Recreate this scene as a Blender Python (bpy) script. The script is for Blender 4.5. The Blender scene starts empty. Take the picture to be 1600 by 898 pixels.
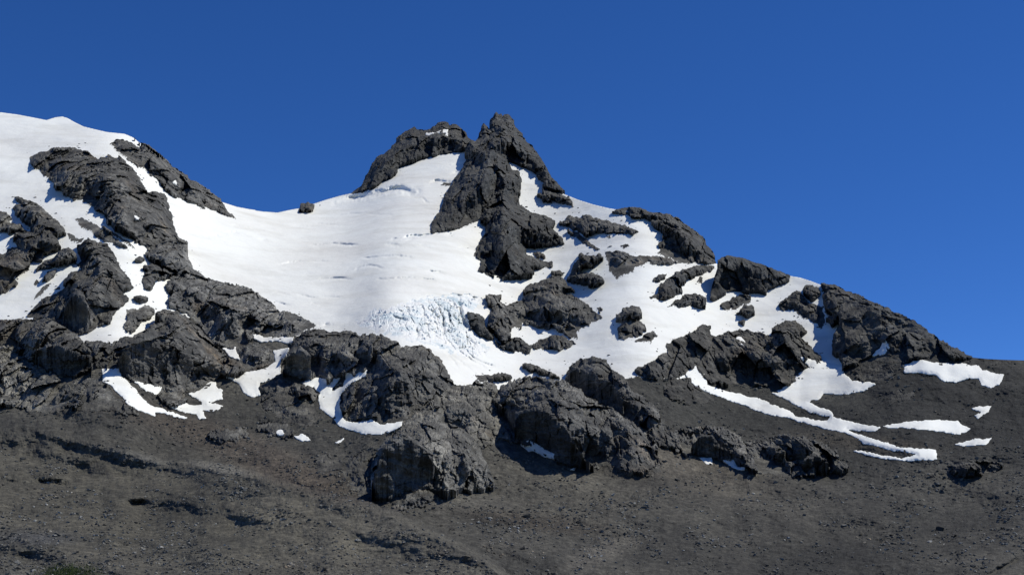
import bpy, bmesh, math, random
import numpy as np
from mathutils import Vector

random.seed(7)
rng = np.random.default_rng(7)
scene = bpy.context.scene
col = scene.collection

# ------------------------------------------------------------------ camera
PITCH = math.radians(13.0)
HFOV = math.radians(40.0)
CAM = np.array([0.0, 0.0, 1.7])
cam_data = bpy.data.cameras.new('camera')
cam_data.sensor_fit = 'HORIZONTAL'
cam_data.angle = HFOV
cam_data.clip_start = 0.5
cam_data.clip_end = 20000
cam = bpy.data.objects.new('camera', cam_data)
cam.location = CAM
cam.rotation_euler = (math.pi / 2 + PITCH, 0, 0)
col.objects.link(cam)
scene.camera = cam

# ------------------------------------------------------------------ sky, sun, exposure
SUN_EL = math.radians(54)
SUN_AZ = math.radians(80)          # from the view direction (+Y) towards the right (+X)
world = bpy.data.worlds.new('World')
scene.world = world
world.use_nodes = True
wn, wl = world.node_tree.nodes, world.node_tree.links
wn.clear()
sky = wn.new('ShaderNodeTexSky')
sky.sky_type = 'NISHITA'
sky.sun_disc = False
sky.sun_elevation = SUN_EL
sky.sun_rotation = SUN_AZ
sky.altitude = 6000
sky.air_density = 1.0
sky.dust_density = 0.0
sky.ozone_density = 4.0
hs = wn.new('ShaderNodeHueSaturation')
hs.inputs['Hue'].default_value = 0.511
hs.inputs['Saturation'].default_value = 1.24
hs.inputs['Value'].default_value = 1.0
bg = wn.new('ShaderNodeBackground')
bg.inputs['Strength'].default_value = 0.132
wo = wn.new('ShaderNodeOutputWorld')
wl.new(sky.outputs['Color'], hs.inputs['Color'])
wl.new(hs.outputs['Color'], bg.inputs['Color'])
wl.new(bg.outputs['Background'], wo.inputs['Surface'])

sd = Vector((math.cos(SUN_EL) * math.sin(SUN_AZ), math.cos(SUN_EL) * math.cos(SUN_AZ), math.sin(SUN_EL)))
sun_data = bpy.data.lights.new('sun', 'SUN')
sun_data.energy = 4.0
sun_data.angle = math.radians(0.53)
sun_data.color = (1.0, 0.958, 0.84)
sun = bpy.data.objects.new('sun', sun_data)
sun.rotation_euler = sd.to_track_quat('Z', 'Y').to_euler()
sun.location = (300, 300, 900)
col.objects.link(sun)

vs = scene.view_settings
vs.view_transform = 'Standard'
vs.look = 'None'
vs.exposure = 0.0
vs.gamma = 1.0
vs.use_curve_mapping = False
scene.cycles.use_denoising = True

# ------------------------------------------------------------------ materials
def new_mat(name):
    m = bpy.data.materials.new(name)
    m.use_nodes = True
    nt = m.node_tree
    nt.nodes.clear()
    out = nt.nodes.new('ShaderNodeOutputMaterial')
    bs = nt.nodes.new('ShaderNodeBsdfPrincipled')
    nt.links.new(bs.outputs['BSDF'], out.inputs['Surface'])
    bs.inputs['Specular IOR Level'].default_value = 0.2
    pos = nt.nodes.new('ShaderNodeNewGeometry').outputs['Position']
    return m, nt, bs, pos

def noise(nt, vec, scale, detail=6, rough=0.6, dist=0.0):
    n = nt.nodes.new('ShaderNodeTexNoise')
    n.inputs['Scale'].default_value = scale
    n.inputs['Detail'].default_value = detail
    n.inputs['Roughness'].default_value = rough
    n.inputs['Distortion'].default_value = dist
    nt.links.new(vec, n.inputs['Vector'])
    return n.outputs['Fac']

def ramp(nt, fac, stops):
    r = nt.nodes.new('ShaderNodeValToRGB')
    e = r.color_ramp.elements
    while len(e) > 1:
        e.remove(e[-1])
    e[0].position = stops[0][0]
    e[0].color = tuple(stops[0][1]) + (1,)
    for p, c in stops[1:]:
        k = e.new(p)
        k.color = tuple(c) + (1,)
    nt.links.new(fac, r.inputs['Fac'])
    return r.outputs['Color']

def mix(nt, a, b, fac, mode='MIX'):
    m = nt.nodes.new('ShaderNodeMix')
    m.data_type = 'RGBA'
    m.blend_type = mode
    for sock, val in ((m.inputs[6], a), (m.inputs[7], b), (m.inputs[0], fac)):
        if hasattr(val, 'is_output'):
            nt.links.new(val, sock)
        elif isinstance(val, (int, float)):
            sock.default_value = val
        else:
            sock.default_value = tuple(val) + (1,)
    return m.outputs[2]

def bump(nt, bs, height, strength, distance):
    b = nt.nodes.new('ShaderNodeBump')
    b.inputs['Strength'].default_value = strength
    b.inputs['Distance'].default_value = distance
    nt.links.new(height, b.inputs['Height'])
    nt.links.new(b.outputs['Normal'], bs.inputs['Normal'])

def make_rock_material():
    m, nt, bs, pos = new_mat('weathered_rock')
    big = ramp(nt, noise(nt, pos, 0.018, 8, 0.62), [(0.30, (0.072, 0.073, 0.073)), (0.50, (0.122, 0.122, 0.118)), (0.70, (0.205, 0.204, 0.195))])
    fine = ramp(nt, noise(nt, pos, 0.16, 9, 0.72), [(0.32, (0.40, 0.40, 0.41)), (0.5, (0.90, 0.90, 0.90)), (0.66, (2.1, 2.06, 1.98))])
    c = mix(nt, big, fine, 1.0, 'MULTIPLY')
    rust = ramp(nt, noise(nt, pos, 0.035, 6, 0.6), [(0.56, (0, 0, 0)), (0.72, (1, 1, 1))])
    c = mix(nt, c, (1.24, 1.0, 0.76), rust, 'MULTIPLY')
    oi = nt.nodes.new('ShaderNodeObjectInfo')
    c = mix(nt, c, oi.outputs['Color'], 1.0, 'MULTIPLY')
    # grit lying on the flatter ledges
    geo = nt.nodes.new('ShaderNodeNewGeometry')
    sep = nt.nodes.new('ShaderNodeSeparateXYZ')
    nt.links.new(geo.outputs['True Normal'], sep.inputs[0])
    ad = nt.nodes.new('ShaderNodeMath'); ad.operation = 'MULTIPLY_ADD'
    nt.links.new(noise(nt, pos, 0.05, 6, 0.65), ad.inputs[0])
    ad.inputs[1].default_value = 0.6
    nt.links.new(sep.outputs['Z'], ad.inputs[2])
    mr = nt.nodes.new('ShaderNodeMapRange')
    nt.links.new(ad.outputs[0], mr.inputs['Value'])
    mr.inputs['From Min'].default_value = 1.02
    mr.inputs['From Max'].default_value = 1.22
    mr.inputs['To Max'].default_value = 0.75
    grit = mix(nt, (0.080, 0.077, 0.068), fine, 1.0, 'MULTIPLY')
    c = mix(nt, c, grit, mr.outputs[0])
    nt.links.new(c, bs.inputs['Base Color'])
    bs.inputs['Roughness'].default_value = 0.85
    bump(nt, bs, noise(nt, pos, 0.45, 8, 0.7), 0.9, 1.2)
    return m

def make_scree_material():
    m, nt, bs, pos = new_mat('scree')
    at = nt.nodes.new('ShaderNodeAttribute')
    at.attribute_name = 'tint'
    big = ramp(nt, noise(nt, pos, 0.022, 8, 0.6), [(0.32, (0.62, 0.63, 0.65)), (0.5, (1.0, 0.99, 0.97)), (0.66, (1.5, 1.46, 1.38))])
    fine = ramp(nt, noise(nt, pos, 0.55, 8, 0.75), [(0.30, (0.42, 0.42, 0.43)), (0.5, (0.95, 0.95, 0.95)), (0.68, (1.85, 1.82, 1.74))])
    c = mix(nt, at.outputs['Color'], big, 1.0, 'MULTIPLY')
    c = mix(nt, c, fine, 1.0, 'MULTIPLY')
    nt.links.new(c, bs.inputs['Base Color'])
    bs.inputs['Roughness'].default_value = 0.95
    bump(nt, bs, noise(nt, pos, 0.9, 8, 0.75), 0.8, 0.5)
    return m

def make_snow_material():
    m, nt, bs, pos = new_mat('old_summer_snow')
    dirt = ramp(nt, noise(nt, pos, 0.012, 8, 0.62, 0.4), [(0.40, (0.85, 0.862, 0.825)), (0.60, (0.805, 0.805, 0.765)), (0.78, (0.71, 0.70, 0.655))])
    sm = nt.nodes.new('ShaderNodeVectorMath'); sm.operation = 'MULTIPLY'
    sm.inputs[1].default_value = (0.03, 0.008, 0.12)
    nt.links.new(pos, sm.inputs[0])
    streak = ramp(nt, noise(nt, sm.outputs[0], 1.0, 7, 0.65), [(0.48, (1, 1, 1)), (0.70, (0.86, 0.85, 0.83))])
    c = mix(nt, dirt, streak, 1.0, 'MULTIPLY')
    nt.links.new(c, bs.inputs['Base Color'])
    bs.inputs['Roughness'].default_value = 0.7
    bump(nt, bs, noise(nt, pos, 0.10, 8, 0.62), 0.35, 1.6)
    return m

def make_ice_material():
    m, nt, bs, pos = new_mat('glacier_ice')
    c = ramp(nt, noise(nt, pos, 0.09, 8, 0.7, 0.6), [(0.34, (0.47, 0.565, 0.61)), (0.45, (0.68, 0.735, 0.745)), (0.54, (0.84, 0.845, 0.82))])
    d = ramp(nt, noise(nt, pos, 0.25, 6, 0.7), [(0.58, (1, 1, 1)), (0.75, (0.62, 0.60, 0.57))])
    c = mix(nt, c, d, 1.0, 'MULTIPLY')
    nt.links.new(c, bs.inputs['Base Color'])
    bs.inputs['Roughness'].default_value = 0.5
    bump(nt, bs, noise(nt, pos, 0.35, 6, 0.6), 0.5, 0.8)
    return m

def make_grass_material():
    m, nt, bs, pos = new_mat('alpine_grass')
    c = ramp(nt, noise(nt, pos, 2.0, 3), [(0.3, (0.040, 0.062, 0.016)), (0.7, (0.070, 0.095, 0.028))])
    nt.links.new(c, bs.inputs['Base Color'])
    bs.inputs['Roughness'].default_value = 0.8
    return m

ROCK = make_rock_material()
SCREE = make_scree_material()
SNOW = make_snow_material()
ICE = make_ice_material()
GRASS = make_grass_material()

# ------------------------------------------------------------------ numeric helpers
W, H = 1600.0, 898.0
FPX = W / 2 / math.tan(HFOV / 2)
CP, SP = math.cos(PITCH), math.sin(PITCH)

def rays(u, v):
    x = (u - W / 2) / FPX
    y = (H / 2 - v) / FPX
    X, Y, Z = x, CP - y * SP, SP + y * CP
    h = np.sqrt(X * X + Y * Y)
    return X / h, Y / h, Z / h

def to_world(u, v, R):
    a, b, t = rays(u, v)
    return np.stack([CAM[0] + R * a, CAM[1] + R * b, CAM[2] + R * t], -1)

_perm = rng.permutation(256)
_perm = np.concatenate([_perm, _perm, _perm]).astype(np.int32)
_g = rng.normal(size=(256, 3))
_g = (_g / np.linalg.norm(_g, axis=1, keepdims=True)).astype(np.float32)

def gn(p, seed=0):
    """gradient noise, p (...,3) -> about -0.7..0.7"""
    p = p.astype(np.float64) + seed * 17.31
    i = np.floor(p).astype(np.int64)
    f = (p - i).astype(np.float32)
    i = (i & 255).astype(np.int32)
    w = f * f * f * (f * (f * 6 - 15) + 10)
    res = 0
    for dx in (0, 1):
        wx = w[..., 0] if dx else 1 - w[..., 0]
        hx = _perm[i[..., 0] + dx]
        for dy in (0, 1):
            wy = w[..., 1] if dy else 1 - w[..., 1]
            hy = _perm[hx + i[..., 1] + dy]
            for dz in (0, 1):
                wz = w[..., 2] if dz else 1 - w[..., 2]
                g = _g[_perm[hy + i[..., 2] + dz]]
                d = g[..., 0] * (f[..., 0] - dx) + g[..., 1] * (f[..., 1] - dy) + g[..., 2] * (f[..., 2] - dz)
                res = res + wx * wy * wz * d
    return res * 1.4

def cell_facets(p, seed=0):
    """Voronoi blocks, each with its own tilted face. Returns (facet height, crack 0..1) in cell units."""
    p = p.astype(np.float64) + seed * 9.77
    i0 = np.floor(p).astype(np.int64)
    n = p.shape[0]
    f1 = np.full(n, 9.0, np.float32); f2 = np.full(n, 9.0, np.float32)
    hid = np.zeros(n, np.int32)
    best = np.zeros((n, 3), np.float32)
    for dx in (-1, 0, 1):
        for dy in (-1, 0, 1):
            for dz in (-1, 0, 1):
                c = i0 + np.array([dx, dy, dz])
                h = _perm[_perm[_perm[(c[:, 0] & 255)] + (c[:, 1] & 255)] + (c[:, 2] & 255)]
                off = _g[h] * 0.42 + 0.5
                dv = (p - c - off).astype(np.float32)
                d = np.einsum('ij,ij->i', dv, dv)
                m = d < f1
                f2 = np.where(m, f1, np.minimum(f2, d))
                f1 = np.where(m, d, f1)
                hid = np.where(m, h, hid)
                best = np.where(m[:, None], dv, best)
    tilt = _g[(hid * 7 + 31) & 255]
    height = np.einsum('ij,ij->i', tilt, best) + 0.35 * _g[(hid * 13 + 5) & 255][:, 0]
    crack = np.exp(-(np.sqrt(f2) - np.sqrt(f1)) / 0.10)
    return height, crack

def seg_dist(u, v, ax, ay, bx, by):
    dx, dy = bx - ax, by - ay
    L = dx * dx + dy * dy + 1e-9
    t = np.clip(((u - ax) * dx + (v - ay) * dy) / L, 0, 1)
    return (u - ax - t * dx) ** 2 + (v - ay - t * dy) ** 2

def poly_sdf(u, v, poly):
    d = np.full(u.shape, 1e12)
    inside = np.zeros(u.shape, bool)
    n = len(poly)
    for k in range(n):
        ax, ay = poly[k]; bx, by = poly[(k + 1) % n]
        d = np.minimum(d, seg_dist(u, v, ax, ay, bx, by))
        if ay != by:
            c = ((ay > v) != (by > v)) & (u < (bx - ax) * (v - ay) / (by - ay) + ax)
            inside ^= c
    d = np.sqrt(d)
    return np.where(inside, -d, d)

def line_dist(u, v, pts):
    d = np.full(u.shape, 1e12)
    for (ax, ay), (bx, by) in zip(pts[:-1], pts[1:]):
        d = np.minimum(d, seg_dist(u, v, ax, ay, bx, by))
    return np.sqrt(d)

def sstep(x, a, b):
    t = np.clip((x - a) / (b - a), 0, 1)
    return t * t * (3 - 2 * t)

def gblur_rows(a, sig):
    r = int(3 * sig) + 1
    k = np.exp(-0.5 * (np.arange(-r, r + 1) / sig) ** 2); k /= k.sum()
    return np.convolve(np.pad(a, r, mode='edge'), k, mode='valid')

# survey views: each gives its corner and its scale, so outlines can be noted in any of them
VIEW = dict(R1=(0, 150, 3.5925), R2=(0, 370, 2.8975), R3=(350, 150, 2.9925), R4=(650, 150, 2.9943),
            R5=(350, 400, 2.9925), R6=(700, 400, 2.9925), R7=(950, 300, 2.9925), R8=(1200, 400, 2.9925),
            L1=(0, 600, 3.0125), L2=(350, 600, 3.0125), L3=(700, 600, 3.0125), L4=(1050, 600, 2.909),
            P1=(560, 170, 7.485), P2=(700, 170, 6.91), I1=(540, 420, 4.4917), G=(0, 0, 1.0))
def Q(*args):
    """Q('R1', 'x,y x,y ...', 'R2', '...') -> list of points in the common survey frame"""
    out = []
    for k in range(0, len(args), 2):
        x0, y0, s = VIEW[args[k]]
        for tok in args[k + 1].split():
            x, y = tok.split(',')
            out.append((x0 + float(x) / s, y0 + float(y) / s))
    return out

# ------------------------------------------------------------------ the ground surface
STEP = 1.25
MARGIN = 130
us = np.arange(-MARGIN, W + MARGIN + STEP, STEP)
vs_ = np.arange(940, 168, -STEP)                # row 0 is nearest
U, V = np.meshgrid(us, vs_)
NV, NU = U.shape
TE = rays(U, V)[2]

SLOPES = [(0,898,.26),(400,898,.26),(800,898,.28),(1200,898,.28),(1600,898,.28),
 (0,700,.40),(400,700,.36),(800,720,.36),(1200,730,.34),(1600,720,.36),
 (100,600,.55),(450,620,.48),(700,650,.48),(1000,620,.5),(1300,630,.42),(1550,620,.48),
 (100,450,.60),(250,450,.62),(50,300,.58),(100,200,.56),(250,250,.58),(330,400,.50),
 (450,500,.5),(650,500,.58),(450,400,.40),(600,380,.40),(450,335,.44),(650,290,.48),(700,240,.52),
 (820,400,.54),(900,350,.56),(950,450,.55),(850,560,.42),(1000,520,.52),(1100,450,.56),(1200,480,.56),
 (1280,520,.62),(1300,590,.45),(1420,500,.8),(1500,570,.55),(850,280,.62),(1000,340,.58)]
num = np.zeros_like(U); den = np.zeros_like(U)
for (a, b, s) in SLOPES:
    w_ = np.exp(-((U - a) ** 2 + ((V - b) * 1.3) ** 2) / (2 * 85.0 ** 2)) + 1e-7
    num += w_ * s; den += w_
S = num / den
dte = np.zeros_like(U)
dte[1:] = TE[1:] - TE[:-1]
base_inc = dte / np.maximum(S - TE, 0.09)
r0 = 275 + 60 * sstep(us, 300, 1500)
LNR = np.log(r0)[None, :] + np.cumsum(base_inc, axis=0)
RB = np.exp(LNR)
PX = RB / FPX                                   # metres per survey unit at the ground

PB = to_world(U, V, RB)
WARP = np.stack([U, V, np.zeros_like(U)], -1)
WU = gn(WARP / 13.0, 1) * 3.0 + gn(WARP / 5.0, 2) * 2.0 + gn(WARP / 2.6, 21) * 1.1
WV = gn(WARP / 13.0, 3) * 2.6 + gn(WARP / 5.0, 4) * 1.9 + gn(WARP / 2.6, 22) * 1.1
def wsdf(poly, sl=None, jit=1.0):
    sl = sl or (slice(None), slice(None))
    return poly_sdf(U[sl] + WU[sl] * jit, V[sl] + WV[sl] * jit, poly)

# extent of the snow cover: everything above this line that is not rock
SNOW_EDGE = Q('G', '-400,500 0,520 100,565 165,556 180,545 260,525 330,470 400,500 470,530 520,545 600,575 680,590 722,612 745,607 800,610 860,600 935,590 965,592 1000,588 1060,592 1150,575 1240,560 1262,572 1300,575 1316,577 1325,560 1320,520 1312,500 1306,488 1300,470 1290,455 1290,440 1310,445 1310,100 -400,100')
snow_sdf = wsdf(SNOW_EDGE)
snowy = snow_sdf < 0

ICEFALL = Q('I1', '60,380 200,290 330,265 480,215 600,200 780,185 930,180 985,205 930,230 925,275 860,290 870,410 930,480 1010,545 940,610 800,600 700,560 620,520 520,520 430,500 300,450 170,420')
ice_sdf = poly_sdf(U + WU * 3.0, V + WV * 3.0, ICEFALL)

# broad relief: drifts on the snow, hummocks and ribs on the scree
pw = PB * np.array([1.0, 0.6, 1.0])
near = sstep(V, 560, 720)
rel_snow = gn(pw / 90, 5) * 9 + gn(pw / 34, 6) * 4.0 + gn(pw / 12, 7) * 0.9 + gn(pw / 5, 19) * 0.45
diag = np.stack([(U + 0.2 * V) / 240, (V - 0.32 * U) / 42, np.zeros_like(U)], -1)
diag2 = np.stack([(U + 0.2 * V) / 70, (V - 0.30 * U) / 13, np.zeros_like(U)], -1)
leftw = 1 - sstep(U, 700, 1000)
rel_scree = gn(pw / 45, 8) * 6 + gn(pw / 18, 9) * 3.0 + gn(pw / 7, 10) * 1.3 + gn(pw / 3, 11) * 0.7 + gn(pw / 1.4, 12) * 0.4
rel_scree += near * (gn(diag, 13) * 6.5 + gn(diag2, 14) * 1.2) * PX / 0.2 * (0.35 + 0.65 * leftw)
rel_scree += PX * (gn(WARP / 2.7, 15) * 1.5 + gn(WARP / 6.5, 16) * 2.4 + gn(WARP / 16, 17) * 5 + gn(WARP / 45, 18) * 18)
DR = np.where(snowy, rel_snow, rel_scree)

def pit(cu, cv, ru, rv, amp, ang=0.0, wob=3.0):
    """a hollow whose back wall stands steep; sizes in survey units"""
    global DR
    c, s = math.cos(ang), math.sin(ang)
    x = (U + WU * wob - cu) * c + (V - cv) * s
    y = -(U - cu) * s + (V + WV * wob * .5 - cv) * c
    DR += 0.26 * amp * PX * np.exp(-np.abs(x / ru) ** 3 - (y / rv) ** 2)
for p in [(80, 755, 30, 7, 60, .12), (214, 786, 16, 5, 50, -.1), (318, 806, 85, 4, 26, .13), (268, 835, 50, 9, 30, .3), (190, 712, 80, 5, 22, .22), (140, 735, 60, 4, 20, .15),
          (400, 845, 70, 5, 26, .22), (480, 800, 80, 5, 22, .18), (560, 815, 60, 4, 20, .2), (90, 660, 60, 5, 26, .3), (350, 770, 60, 5, 22, .2), (30, 880, 40, 4, 25, .1), (130, 700, 40, 3, 22, .3), (300, 730, 60, 4, 20, .3),
          (1120, 830, 40, 6, 26, .6), (1160, 850, 26, 6, 26, .3), (1500, 830, 25, 4, 30, -.1), (1480, 745, 60, 5, 24, .1), (1570, 885, 30, 5, 50, -.5), (860, 800, 40, 5, 24, .2), (1300, 840, 90, 5, 18, -.1), (1420, 870, 80, 6, 18, .1)]:
    k_ = 1.0 if p[4] >= 50 else 0.28
    pit(p[0], p[1], p[2], p[3] * (1.0 if k_ == 1 else 1.7), p[4] * k_ * (2.6 if k_ == 1 else 1), p[5], 1.0 if k_ == 1 else 3.0)

# terraces and swells of the moraine: each line is the foot of a steeper bank
BW = WARP / 34.0
BU = gn(BW, 51) * 9 + WU * .8; BV = gn(BW, 52) * 6 + WV * .5
def bank(view, pts, amp, up=13.0, down=36.0):
    global DR
    pl = Q(view, pts)
    xs = [p[0] for p in pl]; ys = [p[1] for p in pl]
    c0 = max(0, int((min(xs) - 40 + MARGIN) / STEP)); c1 = min(NU, int((max(xs) + 40 + MARGIN) / STEP))
    q0 = max(0, int((940 - max(ys) - 80) / STEP)); q1 = int((940 - min(ys) + 50) / STEP)
    sl = (slice(q0, q1), slice(c0, c1))
    u, v = U[sl] + BU[sl], V[sl] + BV[sl]
    foot = np.interp(u, xs, ys)
    n = v - foot
    end = sstep(u, xs[0] - 25, xs[0] + 35) * (1 - sstep(u, xs[-1] - 35, xs[-1] + 25))
    g = np.where(n > 0, np.exp(-(n / down) ** 2), np.exp(-(n / up) ** 2))
    DR[sl] += 0.72 * amp * PX[sl] * g * end
for b in [('L1', '390,350 560,395 760,450', 30), ('L1', '210,385 350,405 500,440', 26), ('L1', '-60,480 60,470 200,500 340,545', 26), ('L1', '640,600 820,610 1000,625 1205,670', 34), ('L1', '560,670 750,720 950,790', 34), ('L1', '1060,520 1205,560', 22),
          ('L2', '-40,650 200,680 480,730', 34), ('L2', '150,590 300,640 460,690', 26), ('L2', '360,560 440,565 540,600', 24), ('L2', '640,610 780,625 930,670', 26), ('L2', '40,790 260,830 480,890', 24), ('L2', '560,720 720,760 900,830', 28),
          ('L1', '700,800 900,830 1205,880', 26), ('L1', '-60,830 120,820 300,860', 22), ('L1', '80,230 250,290 420,330', 24), ('L1', '-80,300 120,320 260,380', 22),
          ('L4', '130,590 230,660 310,710 420,750', 26), ('L4', '620,640 900,655 1200,650 1500,690', 24), ('L4', '820,760 1000,730 1160,700 1300,720', 26), ('L4', '980,470 1200,500 1500,540', 22), ('L4', '300,800 600,790 900,830', 22),
          ('L3', '0,590 140,590 260,620 400,680', 28), ('L3', '330,500 520,560 700,570 900,550', 22), ('L3', '560,720 760,740 980,700', 22), ('L3', '640,430 800,460 1000,440', 18)]:
    bank(*b)

# crevasses and the bergschrund
CREV = [('R3', '525,492 620,474 700,460 780,440 835,436 870,452 900,448', 5.0, 90), ('R3', '955,406 1000,396 1050,404 1060,420', 2.2, 45), ('R3', '990,341 1060,325 1140,310', 0.9, 26), ('R3', '1055,365 1112,350', 1.6, 30),
        ('R3', '870,472 930,480 945,495 1010,500', 0.9, 18), ('R3', '745,692 835,700', 1.8, 30), ('R3', '760,672 860,660 950,652', 1.5, 32), ('R3', '820,660 960,648 1105,645', 1.1, 26),
        ('R3', '890,690 930,700 985,710', 1.0, 25), ('R3', '825,684 905,664', 1.3, 28), ('R3', '590,822 640,800 690,790 760,812', 1.0, 14), ('R3', '0,637 85,640', 1.0, 18), ('R3', '150,668 215,674', 1.1, 18),
        ('R3', '935,820 1000,822 1045,835', 0.9, 18), ('R3', '1085,712 1180,700', 1.0, 22), ('R3', '20,600 120,620 220,640', 0.8, 12), ('R1', '1040,765 1120,775 1260,792', 1.2, 22), ('R1', '1290,718 1437,752', 0.9, 14),
        ('R5', '200,180 250,170 330,190', 1.0, 22), ('R5', '220,210 320,235', 1.2, 24), ('R5', '330,175 420,195 520,185', 0.9, 20), ('R5', '430,200 560,190', 1.0, 18), ('R5', '450,325 500,318', 2.0, 30), ('R5', '360,232 450,215', .9, 16),
        ('R6', '140,180 60,184 0,190', 1.0, 24), ('R5', '900,200 1000,186 1100,178', 1.0, 22), ('R5', '820,225 930,206', 1.0, 20),
        ('I1', '785,200 800,260 812,330 850,400 870,430', 3.2, 75), ('I1', '500,395 505,485', 2.0, 60), ('I1', '682,300 690,440', 1.6, 45), ('I1', '840,190 900,200 960,215', 2.0, 50), ('I1', '740,220 770,260 790,330', 1.6, 40), ('I1', '600,330 640,400 650,470', 1.5, 36), ('I1', '820,440 880,500 930,560', 1.5, 36), ('I1', '310,320 370,345 450,365', 1.4, 36), ('I1', '700,470 740,540 800,590', 1.4, 30),
        ('I1', '690,560 790,640 900,720', 1.2, 26), ('I1', '760,545 880,640 1000,700', 1.2, 26), ('I1', '640,525 720,600 800,700', 1.2, 24), ('I1', '830,570 940,650 1060,690', 1.2, 24),
        ('R3', '400,700 520,690 640,700', 1.0, 20), ('R3', '300,610 460,600 600,606', 1.0, 18), ('R3', '520,560 660,548 800,560', 1.0, 18), ('R3', '230,790 380,770 500,775', 1.0, 20), ('R3', '640,760 800,748 900,756', 1.0, 20), ('R3', '700,860 880,850 1000,862', 1.0, 22), ('R3', '420,860 520,850 620,858', 1.0, 18),
        ('I1', '545,215 640,205 760,195', .9, 26), ('I1', '520,235 620,222 720,215', .9, 26), ('I1', '100,360 130,340 150,345', 1.2, 24), ('I1', '200,300 260,290', 1.0, 20)]
for view, pts, w_, a_ in CREV:
    pl = Q(view, pts)
    xs = [p[0] for p in pl]; ys = [p[1] for p in pl]
    c0 = max(0, int((min(xs) - 12 + MARGIN) / STEP)); c1 = int((max(xs) + 12 + MARGIN) / STEP)
    q0 = int((940 - max(ys) - 12) / STEP); q1 = int((940 - min(ys) + 12) / STEP)
    sl = (slice(q0, q1), slice(c0, c1))
    d = line_dist(U[sl] + WU[sl] * .5, V[sl] + WV[sl] * .5, pl)
    ends = np.minimum(np.hypot(U[sl] - pl[0][0], V[sl] - pl[0][1]), np.hypot(U[sl] - pl[-1][0], V[sl] - pl[-1][1]))
    brk = np.clip(0.75 + 0.8 * gn(np.stack([U[sl] / 26, V[sl] / 26, U[sl] * 0], -1), 41), 0.2, 1.2)
    DR[sl] += 0.46 * a_ * brk * sstep(ends, -2, 14) * PX[sl] * np.exp(-(d / (w_ * 0.8 + 0.7)) ** 2)

# icefall: broken blocks and gaps
m = ice_sdf < 6
qi = PB[m] / PX[m][:, None].mean() * np.array([1.0, 0.10, 0.5])
qi = qi @ np.array([[1.0, 0, -0.35], [0, 1, 0], [0.45, 0, 0.75]])
h1, c1_ = cell_facets(qi / 10.0, 3)
h2, c2_ = cell_facets(qi / 5.0, 4)
amt = sstep(-ice_sdf[m], -6, 22) * (0.30 + 0.75 * sstep(U[m] + 0.4 * (500 - V[m]), 610, 730) * np.clip(0.7 + 1.2 * gn(WARP[m] / 22, 44), 0.15, 1.3))
DR[m] += PX[m] * amt * (h1 * 17 + h2 * 7 + c1_ * 13 + c2_ * 4)
RG = RB + DR                                     # finished ground
RTOP = RG.copy()                                 # nearest surface, kept up to date as things are added

# skyline of the ground itself (the peaks stand in front of or on it)
SKY = Q('R1', '-1200,150 -500,80 0,92 100,105 180,120 260,136 310,120 350,116 380,125 420,148 470,172 530,187 600,203 700,213 745,232 820,290 920,370 1020,450 1120,525 1220,590 1255,598 1330,622 1400,635 1437,640',
        'R3', '50,512 110,530 180,540 250,545 300,534 345,526 425,502 470,487 540,467 600,454 700,400 850,300 1030,255 1110,252 1150,262 1190,280',
        'R4', '430,300 540,350 600,400 690,458 760,486 830,508 900,525 945,532 1040,545', 'R7', '100,100 240,125 330,160 420,220 480,290 505,334 520,340 600,330 700,345 850,392 900,400 955,418 1000,436 1060,448 1130,475', 'R8', '250,140 400,195 540,252 690,325 830,425 960,474 1020,480 1100,484 1197,487 1500,500 2000,560')
sky_u = [p[0] for p in SKY]; sky_v = [p[1] for p in SKY]
skyl = np.interp(us, sky_u, sky_v)

# ------------------------------------------------------------------ mesh helpers
def add_object(name, verts, quads, mat, smooth=False, tris=None, parent=None, attr=None):
    me = bpy.data.meshes.new(name)
    o_ = verts.mean(0)
    # origin at the base of the thing
    o_ = np.array([o_[0], o_[1], verts[:, 2].min()])
    n = len(verts)
    me.vertices.add(n)
    me.vertices.foreach_set('co', (verts - o_).astype(np.float32).ravel())
    nq = len(quads); nt_ = 0 if tris is None else len(tris)
    me.loops.add(nq * 4 + nt_ * 3)
    li = quads.ravel() if nt_ == 0 else np.concatenate([quads.ravel(), tris.ravel()])
    me.loops.foreach_set('vertex_index', li.astype(np.int32))
    me.polygons.add(nq + nt_)
    st = np.arange(nq) * 4
    if nt_:
        st = np.concatenate([st, nq * 4 + np.arange(nt_) * 3])
    me.polygons.foreach_set('loop_start', st.astype(np.int32))
    me.polygons.foreach_set('use_smooth', np.full(nq + nt_, smooth))
    me.update(calc_edges=True)
    me.validate()
    if attr is not None:
        ca = me.color_attributes.new('tint', 'FLOAT_COLOR', 'POINT')
        ca.data.foreach_set('color', np.concatenate([attr, np.ones((n, 1))], 1).astype(np.float32).ravel())
    me.materials.append(mat)
    ob = bpy.data.objects.new(name, me)
    ob.location = o_
    col.objects.link(ob)
    return ob

def tag(ob, label=None, cat=None, group=None, kind=None):
    if label: ob['label'] = label
    if cat: ob['category'] = cat
    if group: ob['group'] = group
    if kind: ob['kind'] = kind
    return ob

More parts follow.
